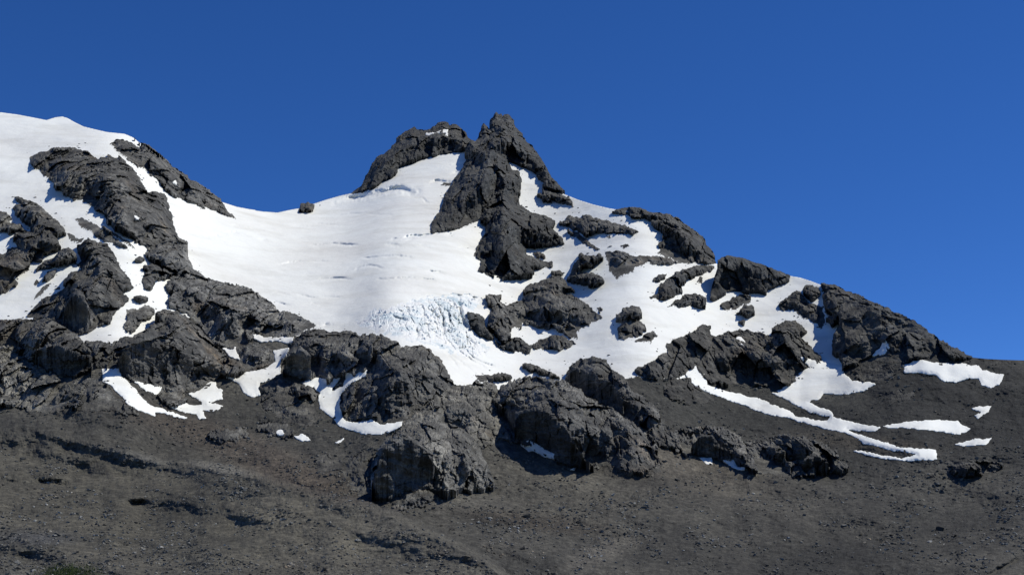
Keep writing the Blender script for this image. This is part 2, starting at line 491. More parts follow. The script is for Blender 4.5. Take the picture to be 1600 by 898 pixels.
def grid_mesh(cells, u, v, R, sdf=None, skirt=None, drop=0.5):
    """cells (nv-1,nu-1) bool; returns verts, quads, vertex mask order. Edges are pulled onto the outline;
    a skirt gives the sheet its body behind the visible face."""
    nv, nu = u.shape
    use = np.zeros((nv, nu), bool)
    use[:-1, :-1] |= cells; use[1:, :-1] |= cells; use[:-1, 1:] |= cells; use[1:, 1:] |= cells
    u = u.copy(); v = v.copy()
    if sdf is not None:
        full = np.ones((nv, nu), bool)
        full[:-1, :-1] &= cells; full[1:, :-1] &= cells; full[:-1, 1:] &= cells; full[1:, 1:] &= cells
        edge = use & ~full
        gv, gu = np.gradient(sdf, -STEP, STEP)
        gl = np.maximum(np.hypot(gu, gv), 0.4)
        mv = np.clip(sdf, -0.8 * STEP, 0.8 * STEP) * edge
        u -= mv * gu / gl; v -= mv * gv / gl
    P = to_world(u, v, R)
    idx = np.full((nv, nu), -1, np.int64)
    idx[use] = np.arange(use.sum())
    a, b, c, d = idx[:-1, :-1][cells], idx[:-1, 1:][cells], idx[1:, 1:][cells], idx[1:, :-1][cells]
    quads = np.stack([a, b, c, d], 1)
    verts = P[use]
    if skirt is not None:
        pc = np.pad(cells, 1)
        I = pc[1:-1, 1:-1]
        e = []
        lo = I & ~pc[:-2, 1:-1]; e.append((idx[:-1, :-1][lo], idx[:-1, 1:][lo]))
        hi = I & ~pc[2:, 1:-1]; e.append((idx[1:, 1:][hi], idx[1:, :-1][hi]))
        le = I & ~pc[1:-1, :-2]; e.append((idx[1:, :-1][le], idx[:-1, :-1][le]))
        ri = I & ~pc[1:-1, 2:]; e.append((idx[:-1, 1:][ri], idx[1:, 1:][ri]))
        ea = np.concatenate([x[0] for x in e]); eb = np.concatenate([x[1] for x in e])
        bv = np.unique(np.concatenate([ea, eb]))
        sk = skirt[use][bv]
        dirs = verts[bv] - CAM
        dirs[:, 2] = 0
        dirs /= np.linalg.norm(dirs, axis=1, keepdims=True)
        n0 = len(verts)
        remap = np.full(n0, -1, np.int64)
        rings = []
        for k, fr in enumerate((0.35, 1.0)):
            rr = verts[bv] + dirs * (sk * fr)[:, None]
            rr[:, 2] -= sk * drop * (fr ** 1.5) - (verts[bv][:, 2] - CAM[2]) / np.maximum(np.hypot(verts[bv][:, 0], verts[bv][:, 1]), 1) * sk * fr * 0.0
            rings.append(rr)
        remap[bv] = np.arange(len(bv))
        ra, rb = remap[ea], remap[eb]
        nb = len(bv)
        q1 = np.stack([eb, ea, n0 + ra, n0 + rb], 1)
        q2 = np.stack([n0 + rb, n0 + ra, n0 + nb + ra, n0 + nb + rb], 1)
        verts = np.concatenate([verts] + rings)
        quads = np.concatenate([quads, q1, q2])
    return verts, quads, use

def cells_of(field):
    return 0.25 * (field[:-1, :-1] + field[1:, :-1] + field[:-1, 1:] + field[1:, 1:])

# ------------------------------------------------------------------ ground objects
sky_sdf = skyl[None, :] - V                       # negative below the skyline
ground_c = cells_of(sky_sdf) < 0

# colours that belong to the debris itself: brown till on the left, rust-brown rubble band, dark grey scree on the right
def tint_field():
    g = np.array([0.070, 0.069, 0.064])
    T = np.ones(U.shape + (3,)) * g
    def blend(cu, cv, ru, rv, c, ang=0.0, amt=1.0):
        nonlocal T
        ca, sa = math.cos(ang), math.sin(ang)
        x = ((U - cu) * ca + (V - cv) * sa) / ru + WU * 0.05
        y = (-(U - cu) * sa + (V - cv) * ca) / rv + WV * 0.05
        w_ = (np.exp(-(x * x + y * y) ** 1.5) * amt)[..., None]
        T = T * (1 - w_) + w_ * np.array(c)
    blend(1450, 640, 420, 110, (0.033, 0.034, 0.034))
    blend(1150, 620, 220, 80, (0.042, 0.043, 0.041))
    blend(250, 800, 420, 110, (0.076, 0.073, 0.062), .15)
    blend(450, 640, 140, 60, (0.050, 0.050, 0.046))
    blend(330, 680, 190, 26, (0.068, 0.060, 0.052), .32)
    blend(470, 745, 120, 22, (0.070, 0.061, 0.053), .3)
    blend(900, 770, 220, 60, (0.092, 0.088, 0.076))
    blend(1080, 740, 160, 40, (0.082, 0.076, 0.066), .2)
    blend(1250, 850, 380, 90, (0.056, 0.055, 0.051))
    blend(1340, 690, 110, 14, (0.060,0.055,0.047), .1)
    blend(205, 712, 60, 8, (0.115, 0.113, 0.104), .22)
    blend(345, 732, 50, 7, (0.11, 0.108, 0.10), .2)
    blend(930, 868, 60, 18, (0.105, 0.10, 0.09), -.4)
    blend(700, 780, 90, 20, (0.10, 0.097, 0.088), .1)
    blend(830, 815, 120, 14, (0.052, 0.047, 0.041), .12)
    blend(50, 840, 70, 12, (0.060, 0.062, 0.066))
    blend(1030, 700, 60, 30, (0.095, 0.088, 0.076), .6)
    return T
TINT = tint_field()

def back_rows(cells, name, mat, attr=False):
    """ground sheet plus the far side of the ridge, so that the ridge is a real hill"""
    pass

snow_c = cells_of(np.where(snow_sdf < 0, -1.0, 1.0)) < 0
cu_ = cells_of(U); cv_ = cells_of(V)
left_c = snow_c & (cu_ < 300 - 0.10 * (cv_ - 300)) & (cv_ < 700)
right_c = snow_c & (cu_ > 752 + 0.0 * cv_) & ~((cv_ > 470) & (cu_ < 800))
ice_c = snow_c & (cells_of(ice_sdf) < 0)
glac_c = snow_c & ~left_c & ~right_c & ~ice_c
right_c &= ~ice_c; left_c &= ~ice_c

def ground_part(name, cells, mat, smooth, attr=None):
    c = cells & ground_c
    vv, qq, use = grid_mesh(c, U, V, RG, None, None)
    at = attr[use] if attr is not None else None
    return vv, qq, use, at

# skyline vertices are pulled onto the skyline curve first
topcell = np.zeros((NV, NU), bool)
u_s, v_s = U.copy(), V.copy()
use_g = np.zeros((NV, NU), bool)
use_g[:-1, :-1] |= ground_c; use_g[1:, :-1] |= ground_c; use_g[:-1, 1:] |= ground_c; use_g[1:, 1:] |= ground_c
top_row = NV - 1 - np.argmax(use_g[::-1], axis=0)
v_s[top_row, np.arange(NU)] = skyl
PG = to_world(u_s, v_s, RG)

def ground_object(name, cells, mat, smooth, attr=None, label=None):
    c = cells & ground_c
    use = np.zeros((NV, NU), bool)
    use[:-1, :-1] |= c; use[1:, :-1] |= c; use[:-1, 1:] |= c; use[1:, 1:] |= c
    idx = np.full((NV, NU), -1, np.int64)
    idx[use] = np.arange(use.sum())
    quads = np.stack([idx[:-1, :-1][c], idx[:-1, 1:][c], idx[1:, 1:][c], idx[1:, :-1][c]], 1)
    verts = PG[use]
    at = attr[use] if attr is not None else None
    # far side behind the skyline
    cols = np.where(use[top_row, np.arange(NU)])[0]
    if len(cols) > 1:
        tv = idx[top_row[cols], cols]
        ext = [tv]
        base = verts[tv]
        dirs = base - CAM; dirs[:, 2] = 0
        dirs /= np.linalg.norm(dirs, axis=1, keepdims=True)
        n0 = len(verts)
        newv = []
        for k, (dd, dz) in enumerate([(12, 1), (60, -22), (200, -110), (600, -380)]):
            p = base + dirs * dd; p[:, 2] += dz
            newv.append(p); ext.append(n0 + k * len(cols) + np.arange(len(cols)))
        ok = (np.diff(cols) == 1) & (np.abs(np.diff(top_row[cols])) < 12)
        qs = []
        for k in range(4):
            a, b = ext[k], ext[k + 1]
            qs.append(np.stack([a[:-1], a[1:], b[1:], b[:-1]], 1)[ok])
        quads = np.concatenate([quads] + qs)
        verts = np.concatenate([verts] + newv)
        if at is not None:
            at = np.concatenate([at] + [at[tv]] * 4)
    # and it goes on sideways past both edges of the view
    for side, cc in ((-1, 0), (1, NU - 1)):
        rows = np.where(use[:, cc])[0]
        if len(rows) < 2:
            continue
        rows = rows[::4] if rows[-1] in rows[::4] else np.append(rows[::4], rows[-1])
        e0 = idx[rows, cc]
        base = verts[e0]
        n0 = len(verts); ext = [e0]; newv = []
        for k, dd in enumerate((15, 50, 130, 300, 650)):
            p = base + np.array([side * dd, -0.12 * dd, 0.0])
            p[:, 2] += gn(p / 60.0, 23) * min(dd * .25, 16) - 0.06 * dd
            newv.append(p); ext.append(n0 + k * len(rows) + np.arange(len(rows)))
        tail = np.concatenate(newv)
        qs = []
        for k in range(5):
            a, b = ext[k], ext[k + 1]
            q_ = np.stack([a[:-1], b[:-1], b[1:], a[1:]], 1) if side > 0 else np.stack([b[:-1], a[:-1], a[1:], b[1:]], 1)
            qs.append(q_[np.diff(rows) <= 4])
        quads = np.concatenate([quads] + qs)
        verts = np.concatenate([verts, tail])
        if at is not None:
            at = np.concatenate([at] + [at[e0]] * 5)
    # nearest row runs on down to the viewer's feet
    if use[0].any():
        cols = np.where(use[0])[0]
        base = verts[idx[0, cols]]
        n0 = len(verts)
        ext = [idx[0, cols]]
        newv = []
        for k, fr in enumerate((0.93, 0.8, 0.6, 0.4, 0.2, 0.05)):
            p = CAM + (base - CAM) * fr
            p[:, 2] = (base[:, 2]) * fr ** 1.2 + gn(p / 25.0, 20) * 2.0 * fr - 0.5 * (1 - fr)
            p[:, 2] = np.minimum(p[:, 2], CAM[2] - 1.6 + (base[:, 2] - 0.4) * fr)
            newv.append(p); ext.append(n0 + k * len(cols) + np.arange(len(cols)))
        qs = [np.stack([ext[k + 1][:-1], ext[k + 1][1:], ext[k][1:], ext[k][:-1]], 1) for k in range(6)]
        quads = np.concatenate([quads] + qs)
        verts = np.concatenate([verts] + newv)
        if at is not None:
            at = np.concatenate([at] + [at[:1].repeat(len(cols), 0) * 0 + attr[0, cols]] * 6)
    return add_object(name, verts, quads, mat, smooth, attr=at)

scree_c = ~snow_c
tag(ground_object('scree_slope', scree_c, SCREE, False, TINT), 'bare grey-brown scree and till slope filling the lower picture', kind='structure')
tag(ground_object('snow_slope', left_c, SNOW, True), 'bright snow slope on the left ridge among dark crags', kind='structure')
glacier = tag(ground_object('glacier', glac_c, SNOW, True), 'wide smooth white glacier basin below the twin peaks', kind='structure')
tag(ground_object('snowfield', right_c, SNOW, True), 'steep snowfield with rock islands right of the main peak', kind='structure')
icefall = ground_object('icefall', ice_c, ICE, False)
icefall.parent = glacier
icefall.matrix_parent_inverse = glacier.matrix_basis.inverted()
icefall['label'] = 'blue-white broken icefall at the lip of the glacier'

# ------------------------------------------------------------------ things that stand on the ground
def window(poly, pad=14):
    xs = [p[0] for p in poly]; ys = [p[1] for p in poly]
    touch_l, touch_r = min(xs) <= 1, max(xs) >= 1599
    c0 = int(max(0, (min(xs) - pad + MARGIN) / STEP)); c1 = int(min(NU, (max(xs) + pad + MARGIN) / STEP + 1))
    q0 = int(max(0, (940 - max(ys) - pad) / STEP)); q1 = int(min(NV, (940 - min(ys) + pad) / STEP + 1))
    return (slice(q0, q1), slice(c0, c1))

def extend(poly):
    """outlines that meet the picture edge go on beyond it"""
    return [(x - 100 if x <= 1 else x, y) for x, y in poly]

def gsmooth(a, sig=3.0):
    n = int(2.2 * sig)
    k = np.exp(-0.5 * (np.arange(-n, n + 1) / sig) ** 2); k /= k.sum()
    p = np.pad(a, n, mode='edge')
    p = sum(k[i] * p[i:i + a.shape[0]] for i in range(2 * n + 1))
    return sum(k[i] * p[:, i:i + a.shape[1]] for i in range(2 * n + 1))

ROCK_ID = 0
OWNER = np.where(snowy, 1, 0).astype(np.int16)    # 0 scree, 1 snow, 2 rock

def rock(name, label, cat, poly, group=None, lo=1.9, hi=0.7, tone=1.0, hue=(1, 1, 1), jit=1.0, amp=1.0, crest=0.14,
         big=1.0, ridges=(), recess=(), gmax=0.08, round_=0.85, lump=1.0, scales=(42, 18, 8), smooth=False, mat=None, holes=(), stretch=(1, 1, 1), rsig=14, fwd=0.0):
    global ROCK_ID
    ROCK_ID += 1
    poly = extend(poly)
    sl = window(poly)
    u, v = U[sl], V[sl]
    sdf = wsdf(poly, sl, jit)
    ins = sdf < 0
    nv, nu = u.shape
    te = TE[sl]; rb = RG[sl]; lnb = LNR[sl]
    any_ = ins.any(0)
    if not any_.any():
        return None
    bot = np.argmax(ins, axis=0)                  # first inside row from below
    r_bot = lnb[bot, np.arange(nu)]
    xs = np.arange(nu)
    r_bot = np.interp(xs, xs[any_], r_bot[any_])
    r_s = np.minimum(gblur_rows(r_bot, rsig / STEP), r_bot + 0.004 * rsig / 14)
    height = np.maximum(ins.sum(0), 1)
    hh = np.interp(xs, xs[any_], height[any_].astype(float))
    frac = np.clip((np.arange(nv)[:, None] - bot[None, :]) / np.maximum(gblur_rows(hh, 8), 4)[None, :], 0, 1)
    slope = lo + (hi - lo) * sstep(frac, 0.15, 1.0)
    if lo < 5:
        slope = np.minimum(slope, 0.75 + (lo - 0.75) * sstep(frac, 0.0, 0.16)) if lo > .75 else slope
    inc = np.zeros_like(te); inc[1:] = te[1:] - te[:-1]
    inc = inc / np.maximum(slope - te, 0.12)
    row = np.arange(nv)[:, None]
    inc = np.where(row > bot[None, :], inc, 0)
    lnr = r_s[None, :] + np.cumsum(inc, axis=0)
    rr = np.exp(lnr)
    gap = np.clip(rb - rr, 0, gmax * rb)
    mk = ins.astype(float)
    gap = gsmooth(gap * mk, 7.0) / np.maximum(gsmooth(mk, 7.0), 1e-3)
    dmax = max(4.0, -sdf.min())
    w_ = max(3.0, round_ * dmax)
    t = np.clip(-sdf / w_, 0, 1)
    prof = crest + (1 - crest) * (0.75 * t + 0.25 * np.sqrt(np.clip(1 - (1 - t) ** 2, 0, 1)))
    px = PX[sl]
    R = rb - gap * prof - 0.9 * px - fwd * px * frac
    # surface detail in survey units around the rock
    k = ins | (sdf < 3)
    pm = px[k].mean()
    q = to_world(u[k], v[k], R[k]) / pm
    q = q * np.array([1.0, 0.16, 0.58]) * np.array(stretch) + ROCK_ID * 31.7
    qv = q * np.array([1.0, 1.0, 0.62])
    rid = lambda s, k: 1 - 2.6 * np.abs(gn(qv / s, k))
    det = lump * big * (gn(q / 64, 1) * 36 + gn(q / 28, 2) * 14)
    det -= amp * (rid(46, 31) * 9 + rid(21, 32) * 4.0 + rid(9, 33) * 2.0)
    for j, s in enumerate(scales):
        a, c = cell_facets(q / s, j + 2 + ROCK_ID % 5)
        det += amp * ((1.05, 0.85, 0.75)[j] * s * a + (0.12, 0.10, 0.07)[j] * s * c)
    det += amp * (gn(q / 5.0, 7) * 3.4 + gn(q / 2.4, 6) * 2.6)
    fade = sstep(-sdf[k], -2.0, 3.0) * 0.6 + 0.4
    D = np.zeros_like(R)
    D[k] = det * fade
    for pts, a, wd in ridges:                     # buttresses that stand out
        d = line_dist(u + WU[sl] * 2, v + WV[sl] * 2, pts)
        D -= a * np.exp(-d / wd)
    for pts, a, wd in recess:                     # walls set back under an overhanging rim
        s_ = poly_sdf(u + WU[sl] * 2, v + WV[sl] * 2, pts)
        D += a * sstep(-s_, -wd, wd)
    R = R + D * px
    R = np.minimum(R, rb - 0.35 * px)
    cells = cells_of(sdf) < 0
    for hp in holes:
        pass
    skirt = np.clip((rb - R) * 0.9 + 4 * px, 3 * px, 60)
    verts, quads, use = grid_mesh(cells, u, v, R, sdf, skirt)
    if len(quads) == 0:
        return None
    ob = add_object(name, verts, quads, mat or ROCK, smooth)
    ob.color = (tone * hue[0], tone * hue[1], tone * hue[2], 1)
    RTOP[sl] = np.where(ins, np.minimum(RTOP[sl], R), RTOP[sl])
    OWNER[sl] = np.where(ins, 2, OWNER[sl])
    tag(ob, label, cat, group)
    return ob

def snow_patch(label, poly, group='snow patches left on the lower slopes', lift=1.0, jit=0.65):
    poly = extend(poly)
    sl = window(poly)
    u, v = U[sl], V[sl]
    sdf = wsdf(poly, sl, jit)
    if not (sdf < 0).any():
        return None
    px = PX[sl]
    t = np.clip(-sdf / 5.0, 0, 1)
    base = gsmooth(RTOP[sl], 4.0)
    R = base - px * (1.5 + (3.0 + lift) * t + 0.8 * gn(to_world(u, v, RB[sl]) / 14, 4))
    cells = cells_of(sdf) < 0
    skirt = 8 * px
    verts, quads, use = grid_mesh(cells, u, v, R, sdf, skirt, 0.3)
    if len(quads) == 0:
        return None
    ob = add_object('snow_patch', verts, quads, SNOW, True)
    ins = sdf < 0
    RTOP[sl] = np.where(ins, np.minimum(RTOP[sl], R), RTOP[sl])
    OWNER[sl] = np.where(ins, 1, OWNER[sl])
    tag(ob, label, 'snow patch', group)
    return ob

DARK = (0.93, 0.98, 1.04)
WARM = (1.02, 1.0, 0.95)
OUT = 'rock_outcrop'
ISL = 'rock islands in the snow'

# --- peaks on the skyline
rock('mountain_peak', 'broad flat-topped dark peak left of the pointed summit', 'peak',
     Q('R3', '588,456 640,420 660,380 690,320 715,285', 'P1', '310,520 370,470 385,430 430,400 440,340 470,318 520,285 545,262 600,240 625,232 660,205 690,245 740,250 785,252 840,225 860,205 900,198 925,170 960,152 1000,148 1045,158 1062,195 1100,180 1150,182 1180,205 1210,235 1260,275 1275,320 1290,350 1340,375 1400,385 1400,470 1290,480 1220,475 1130,490 1040,515 960,530 850,550 700,575 590,610 500,650 420,695 470,715 420,760 330,820 270,840 210,890', 'R3', '650,447'),
     tone=.44, hue=DARK, lo=2.4, hi=1.6, crest=.5, gmax=.08, stretch=(1.1, 1, .8), amp=.9, big=.7, jit=.5, scales=(30, 13, 6))
rock('mountain_peak', 'tall pointed dark summit at the top centre with a jagged right edge', 'peak',
     Q('P2', '220,345 290,352 318,330 335,262 352,240 362,190 387,150 412,190 432,212 448,215 446,160 455,118 482,92 497,55 522,28 545,62 570,52 585,78 612,58 645,52 672,70 700,112 714,122 712,165 728,205 752,210 765,240 800,262 812,300 835,330 850,360 885,372 915,388 925,425 960,470 1000,530 1060,620 1100,710 1160,780 1260,885', 'R4', '690,448 640,442 590,418 602,396 565,375 560,350 500,325 460,305 430,298 450,350 400,400 330,420 240,400 200,360 245,290 228,262 250,215'),
     tone=.44, hue=DARK, lo=2.2, hi=1.6, crest=.3, amp=1.3, round_=.9, big=.8, jit=.4, scales=(30, 13, 6), gmax=.10, stretch=(1.15, 1, .75),
     ridges=[(Q('R4', '380,90 365,200 370,290'), 12, 14), (Q('R4', '400,130 500,240 620,390'), 8, 12)])
rock('cliff', 'dark rock cliff under the summit facing the glacier', 'cliff',
     Q('R4', '245,288 250,240 285,215 330,185 400,190 440,340 430,450 390,540 345,600 300,577 240,612 200,614 120,632 66,637 75,590 110,530 130,470 170,410 210,340'),
     tone=.44, hue=DARK, lo=3.0, hi=2.0, crest=.05, amp=1.0, big=.6, jit=.8, scales=(34, 15, 6), gmax=.10, rsig=40, round_=1.0, stretch=(1.15, 1, .6))
rock('rock_buttress', 'steep dark rock buttress running from the summit down into the glacier', 'buttress',
     Q('R4', '330,268 345,190 375,140 410,190 425,285 440,342 480,350 495,390 490,430 475,470 490,515 550,545 620,565 655,590 640,620 680,660 700,690 640,695 510,698 520,740 580,765 640,775 635,800 580,805 540,800 550,825 480,845 400,848 340,835 290,815 310,765 268,745 290,700 320,650 330,600 300,580 330,480 350,400 330,330'),
     tone=.44, hue=DARK, lo=2.5, hi=1.4, crest=.06, amp=1.1, big=.8, jit=.8, scales=(34, 15, 6), gmax=.075, rsig=30, round_=1.0, stretch=(1.15, 1, .7),
     ridges=[(Q('R4', '370,290 410,400 420,480 400,600 410,840'), 24, 20), (Q('R4', '430,480 560,600 690,690'), 10, 10)])
rock('mountain_peak', 'rounded dark rock shoulder on the skyline right of the upper snowfield', 'peak',
     Q('R4', '945,528 975,522', 'R7', '45,70 90,75 130,68 190,90 240,97 290,105 330,125 370,155 420,190 450,225 470,255 495,290 508,332 470,331 400,334 330,328 265,305 230,285 245,270 232,240 260,220 285,215 250,200 275,185 230,160 200,140 225,125 180,115 120,118 60,100 20,95'),
     tone=.6, lo=1.9, hi=1.0, crest=.4, jit=.9)
rock('rock_block', 'dark square-cut rock block on the right skyline shading the snow', 'outcrop',
     Q('R7', '475,492 490,430 508,370 515,318 530,303 560,297 620,305 680,325 740,345 800,370 850,387 848,410 800,428 750,443 740,475 700,460 640,465 590,455 540,470 500,497'),
     tone=.4, hue=DARK, lo=9.0, hi=5.0, crest=.95, round_=.1, amp=.55, big=.4, jit=.5, gmax=.08)
rock('cliff', 'big dark rock face of the right ridge falling to the saddle', 'cliff',
     Q('R8', '245,124 300,129 350,149 400,174 450,194 500,219 540,234 600,259 650,284 690,304 740,344 790,379 830,404 880,429 930,454 965,470 940,478 860,472 800,468 700,472 650,490 560,500 500,490 430,500 380,510 350,532 345,500 330,450 300,445 305,380 335,300 300,320 270,290 300,270 265,240 260,190'),
     tone=.46, hue=DARK, lo=2.6, hi=1.1, crest=.03, gmax=.026, amp=.9, rsig=30, big=.6, ridges=[(Q('R8', '545,235 560,330 600,450'), 14, 16)])

# --- left ridge
rock('rock_crag', 'narrow dark crag along the sloping skyline of the left ridge', 'crag',
     Q('R1', '615,270 650,243 700,250 745,268 790,296 805,272 760,242 742,226 800,260 860,293 920,343 960,383 1020,423 1060,458 1120,493 1170,523 1220,563 1252,596 1285,650 1335,694 1300,682 1250,657 1200,642 1158,622 1140,598 1150,632 1100,607 1040,587 970,547 930,512 890,472 840,442 790,397 740,372 700,347 655,312'),
     tone=.95, lo=1.5, hi=.9, crest=.3, jit=.9, amp=1.1)
rock('rock_crag', 'large twin-headed dark crag standing above the left edge of the glacier', 'crag',
     Q('R1', '163,345 200,325 250,310 325,285 420,290 490,310 545,350 600,345 603,322 640,345 665,355 662,330 700,360 740,400 770,440 800,490 810,520 835,540 880,535 930,555 945,600 965,670 975,740 1000,790 1045,815 1050,860 1050,930 980,930 900,900 820,850 760,800 690,750 640,725 560,660 490,600 440,585 400,570 340,520 270,460 210,420 180,380'),
     tone=.8, lo=2.2, hi=.8, crest=.08, gmax=.032, amp=1.15, lump=1.2, round_=.9,
     ridges=[(Q('R1', '560,370 620,480 660,640 720,740'), 20, 16), (Q('R1', '860,560 900,660 960,800'), 16, 12), (Q('R1', '340,300 360,420 400,540'), 14, 14)],
     recess=[(Q('R1', '470,430 540,400 560,520 520,580 470,570'), 10, 4), (Q('R1', '720,480 790,520 770,640 720,640'), 10, 4)])
rock('rock_crag', 'ragged dark crag at the left picture edge surrounded by snow', 'crag',
     Q('R1', '65,570 100,560 140,580 200,595 240,620 280,670 320,700 355,735 370,770 340,780 305,775 320,800 345,850 300,868 250,885', 'R2', '200,75 190,108 130,130 130,155 85,175 60,185 85,205 30,250 0,255 0,80', 'R1', '20,880 60,855 105,850 75,800 80,770 180,760 170,715 130,690 85,660 65,625 120,600'),
     tone=.8, lo=2.2, hi=.8, gmax=.035, crest=.1)
rock(OUT, 'low pointed rock at the left edge above the ragged crag', 'outcrop', Q('R1', '0,622 30,648 68,690 58,706 110,720 158,770 60,752 0,757'), ISL, tone=.9, lo=1.2)
rock(OUT, 'slanting thin rock rib below the twin-headed crag', 'outcrop', Q('R1', '418,695 465,683 520,708 572,745 640,788 700,828 722,860 680,842 620,822 560,802 500,757 450,732'), ISL, tone=1.05, lo=.9, hi=.7)
rock(OUT, 'thin dark rock streak just right of the slanting rib', 'outcrop', Q('R1', '560,716 640,766 720,810 764,862 700,824 628,780'), ISL, tone=.9, lo=.9, jit=.5)
rock(OUT, 'small dark rocks between the ragged crag and the rock column', 'outcrop', Q('R1', '368,772 400,772 437,800 475,798 450,824 400,818'), ISL, tone=.9, lo=1.1)
rock('rock_column', 'stepped column of dark crags between the two left snow gullies', 'crag',
     Q('R2', '350,40 395,5 440,20 480,30 530,90 545,140 590,190 600,225 560,240 545,250 585,275 550,310 510,350 505,380 440,405 400,430 350,442 330,420 270,392 120,362 150,320 190,280 250,260 295,230 285,200 320,160 370,150 345,130 370,110 355,75'),
     tone=.8, lo=2.4, hi=.8, gmax=.055, crest=.1, lump=1.2, ridges=[(Q('R2', '400,20 470,110 560,200'), 10, 12), (Q('R2', '310,190 350,290 400,400'), 12, 14)])
rock(OUT, 'small rounded rock left of the column of crags', 'outcrop', Q('R2', '168,146 190,112 240,98 270,60 310,48 345,75 352,97 290,107 250,122 220,142'), ISL, tone=.95, lo=1.3)
for lab, pts in [('short slanting rock sliver in the far left snow', '188,202 215,158 258,143 246,176 210,198'), ('longer slanting rock sliver in the far left snow', '148,294 170,250 210,213 232,208 212,242 176,272'),
                 ('tiny rock between the two slanting slivers', '238,242 270,222 272,236'), ('tiny rock left of the slanting slivers', '150,216 165,193 177,206 166,226')]:
    rock(OUT, lab, 'outcrop', Q('R2', pts), ISL, tone=.95, lo=1.0, jit=.5)
rock(OUT, 'hook-shaped dark rock in the upper left snow gully', 'outcrop', Q('R2', '640,130 690,120 740,140 795,165 745,185 700,195 685,225 655,232 643,190 670,150'), ISL, tone=.9, lo=1.3)
rock(OUT, 'small flat rock in the middle of the left snow gully', 'outcrop', Q('R2', '603,268 640,263 674,275 655,289 618,282'), ISL, tone=.9, lo=1.0, jit=.5)
rock(OUT, 'tiny rock near the top of the left snow gully', 'outcrop', Q('R2', '608,100 635,86 658,100 640,111'), ISL, tone=.9, lo=1.0, jit=.4)
rock(OUT, 'knobbly rock island low in the left snow gully', 'outcrop', Q('R2', '573,330 620,325 655,306 702,325 700,350 660,370 630,405 595,430 558,412 575,370'), ISL, tone=1.0, lo=1.4)
rock('rock_slab', 'long sloping grey rock slab bordering the glacier on the left', 'rock slab',
     Q('R2', '655,75 700,50 730,20 800,-10 850,30 855,100 880,150 940,185 1000,200 1060,210 1110,235', 'R5', '0,115 60,130 110,150 170,175 200,205 240,240 265,262 290,252 340,270 390,300 440,325 380,352 320,377 240,377 190,367 140,352 132,392 60,432', 'R2', '1014,498 960,480 930,430 880,380 840,340 800,325 770,310 765,250 750,220 765,185 802,172 800,155 740,135 715,110 680,95'),
     tone=1.4, lo=1.3, hi=.6, crest=.2, gmax=.12, ridges=[(Q('R2', '790,200 870,300 960,420 1000,490'), 8, 14)])
rock('rock_dome', 'dark banded rock dome at the left edge below the snow', 'rock dome',
     Q('R2', '0,412 60,370 120,373 200,363 260,383 310,420 350,440 380,480 415,520 422,590 360,622 290,632 240,612 190,582 130,560 60,500 0,470'),
     tone=.78, lo=2.6, hi=.5, gmax=.12, crest=.4, amp=1.1)
rock('rock_dome', 'big dark rock dome at the foot of the left snow gully', 'rock dome',
     Q('R2', '700,345 740,328 800,330 850,365 900,410 950,460 1000,510 1040,545 1090,570 1112,600 1060,622 1000,627 960,652 950,672 920,692 870,702 840,707 842,742 790,762 750,752 708,717 740,675 700,672 650,662 600,652 560,632 545,602 520,582 490,602 430,582 420,520 378,470 440,468 490,475 500,495 520,470 560,455 600,450 640,425 690,395 735,385 722,370'),
     tone=.9, lo=2.4, hi=.5, gmax=.09, crest=.4, lump=1.2,
     ridges=[(Q('R2', '720,390 800,470 820,560 780,700'), 14, 16), (Q('R2', '870,420 960,560 1050,610'), 8, 14)], recess=[(Q('R2', '590,480 680,430 760,520 740,640 580,620 540,540'), 12, 6)])
rock(OUT, 'rounded grey knob right of the big dome above a snow patch', 'outcrop', Q('R5', '55,430 100,405 150,400 200,420 230,455 242,490 200,512 150,532 100,542 68,500'), None, tone=1.1, lo=1.9, hi=.5)
rock('rock_slope', 'pale broken rock ribs on the slope at the left edge', 'rock slope',
     Q('R2', '0,475 50,490 100,525 130,560 190,590 250,620 330,640 440,640 470,660 520,720 600,770 640,800 560,800 480,770 420,800 330,760 250,800 150,790 60,760 0,760'),
     None, tone=1.35, hue=WARM, lo=.9, hi=.6, jit=2.5, crest=.3, gmax=.05)

# --- middle knobs
rock('rock_hillock', 'dark rounded rock hillock left of the icefall foot', 'hillock',
     Q('R5', '265,530 275,505 300,440 330,385 380,350 430,335 480,345 530,355 580,348 640,368 640,430 670,480 690,535 610,548 550,545 520,572 440,562 400,582 340,567 290,552'),
     tone=.95, lo=2.0, hi=.5, gmax=.06, crest=.2, lump=1.0, ridges=[(Q('R5', '400,350 420,450 520,560'), 10, 14)], recess=[(Q('R5', '270,500 320,430 400,440 400,560 300,550'), 8, 5)])
rock('rock_hillock', 'larger dark rock hillock in front of the icefall with debris below', 'hillock',
     Q('R5', '625,368 690,362 750,370 800,400 840,425 900,418 960,435 1000,470 1040,520 1065,580 1105,612 1060,645 1000,640 930,690 860,700 870,745 820,772 740,782 690,762 570,767 545,700 560,640 600,600 660,560 682,530 650,480 620,430'),
     jit=1.4, tone=.86, lo=1.6, hi=.5, gmax=.06, crest=.2, lump=1.0, ridges=[(Q('R5', '860,430 930,520 960,620'), 10, 18)], recess=[(Q('R5', '620,440 700,430 720,500 640,520'), 10, 5), (Q('R5', '560,640 640,620 660,700 580,720'), 8, 5)])
rock(OUT, 'small dark pointed crag beside the middle snow patch', 'outcrop', Q('R5', '298,642 328,590 362,600 410,610 452,652 410,684 350,664'), None, tone=.7, lo=3.0, hi=.6)
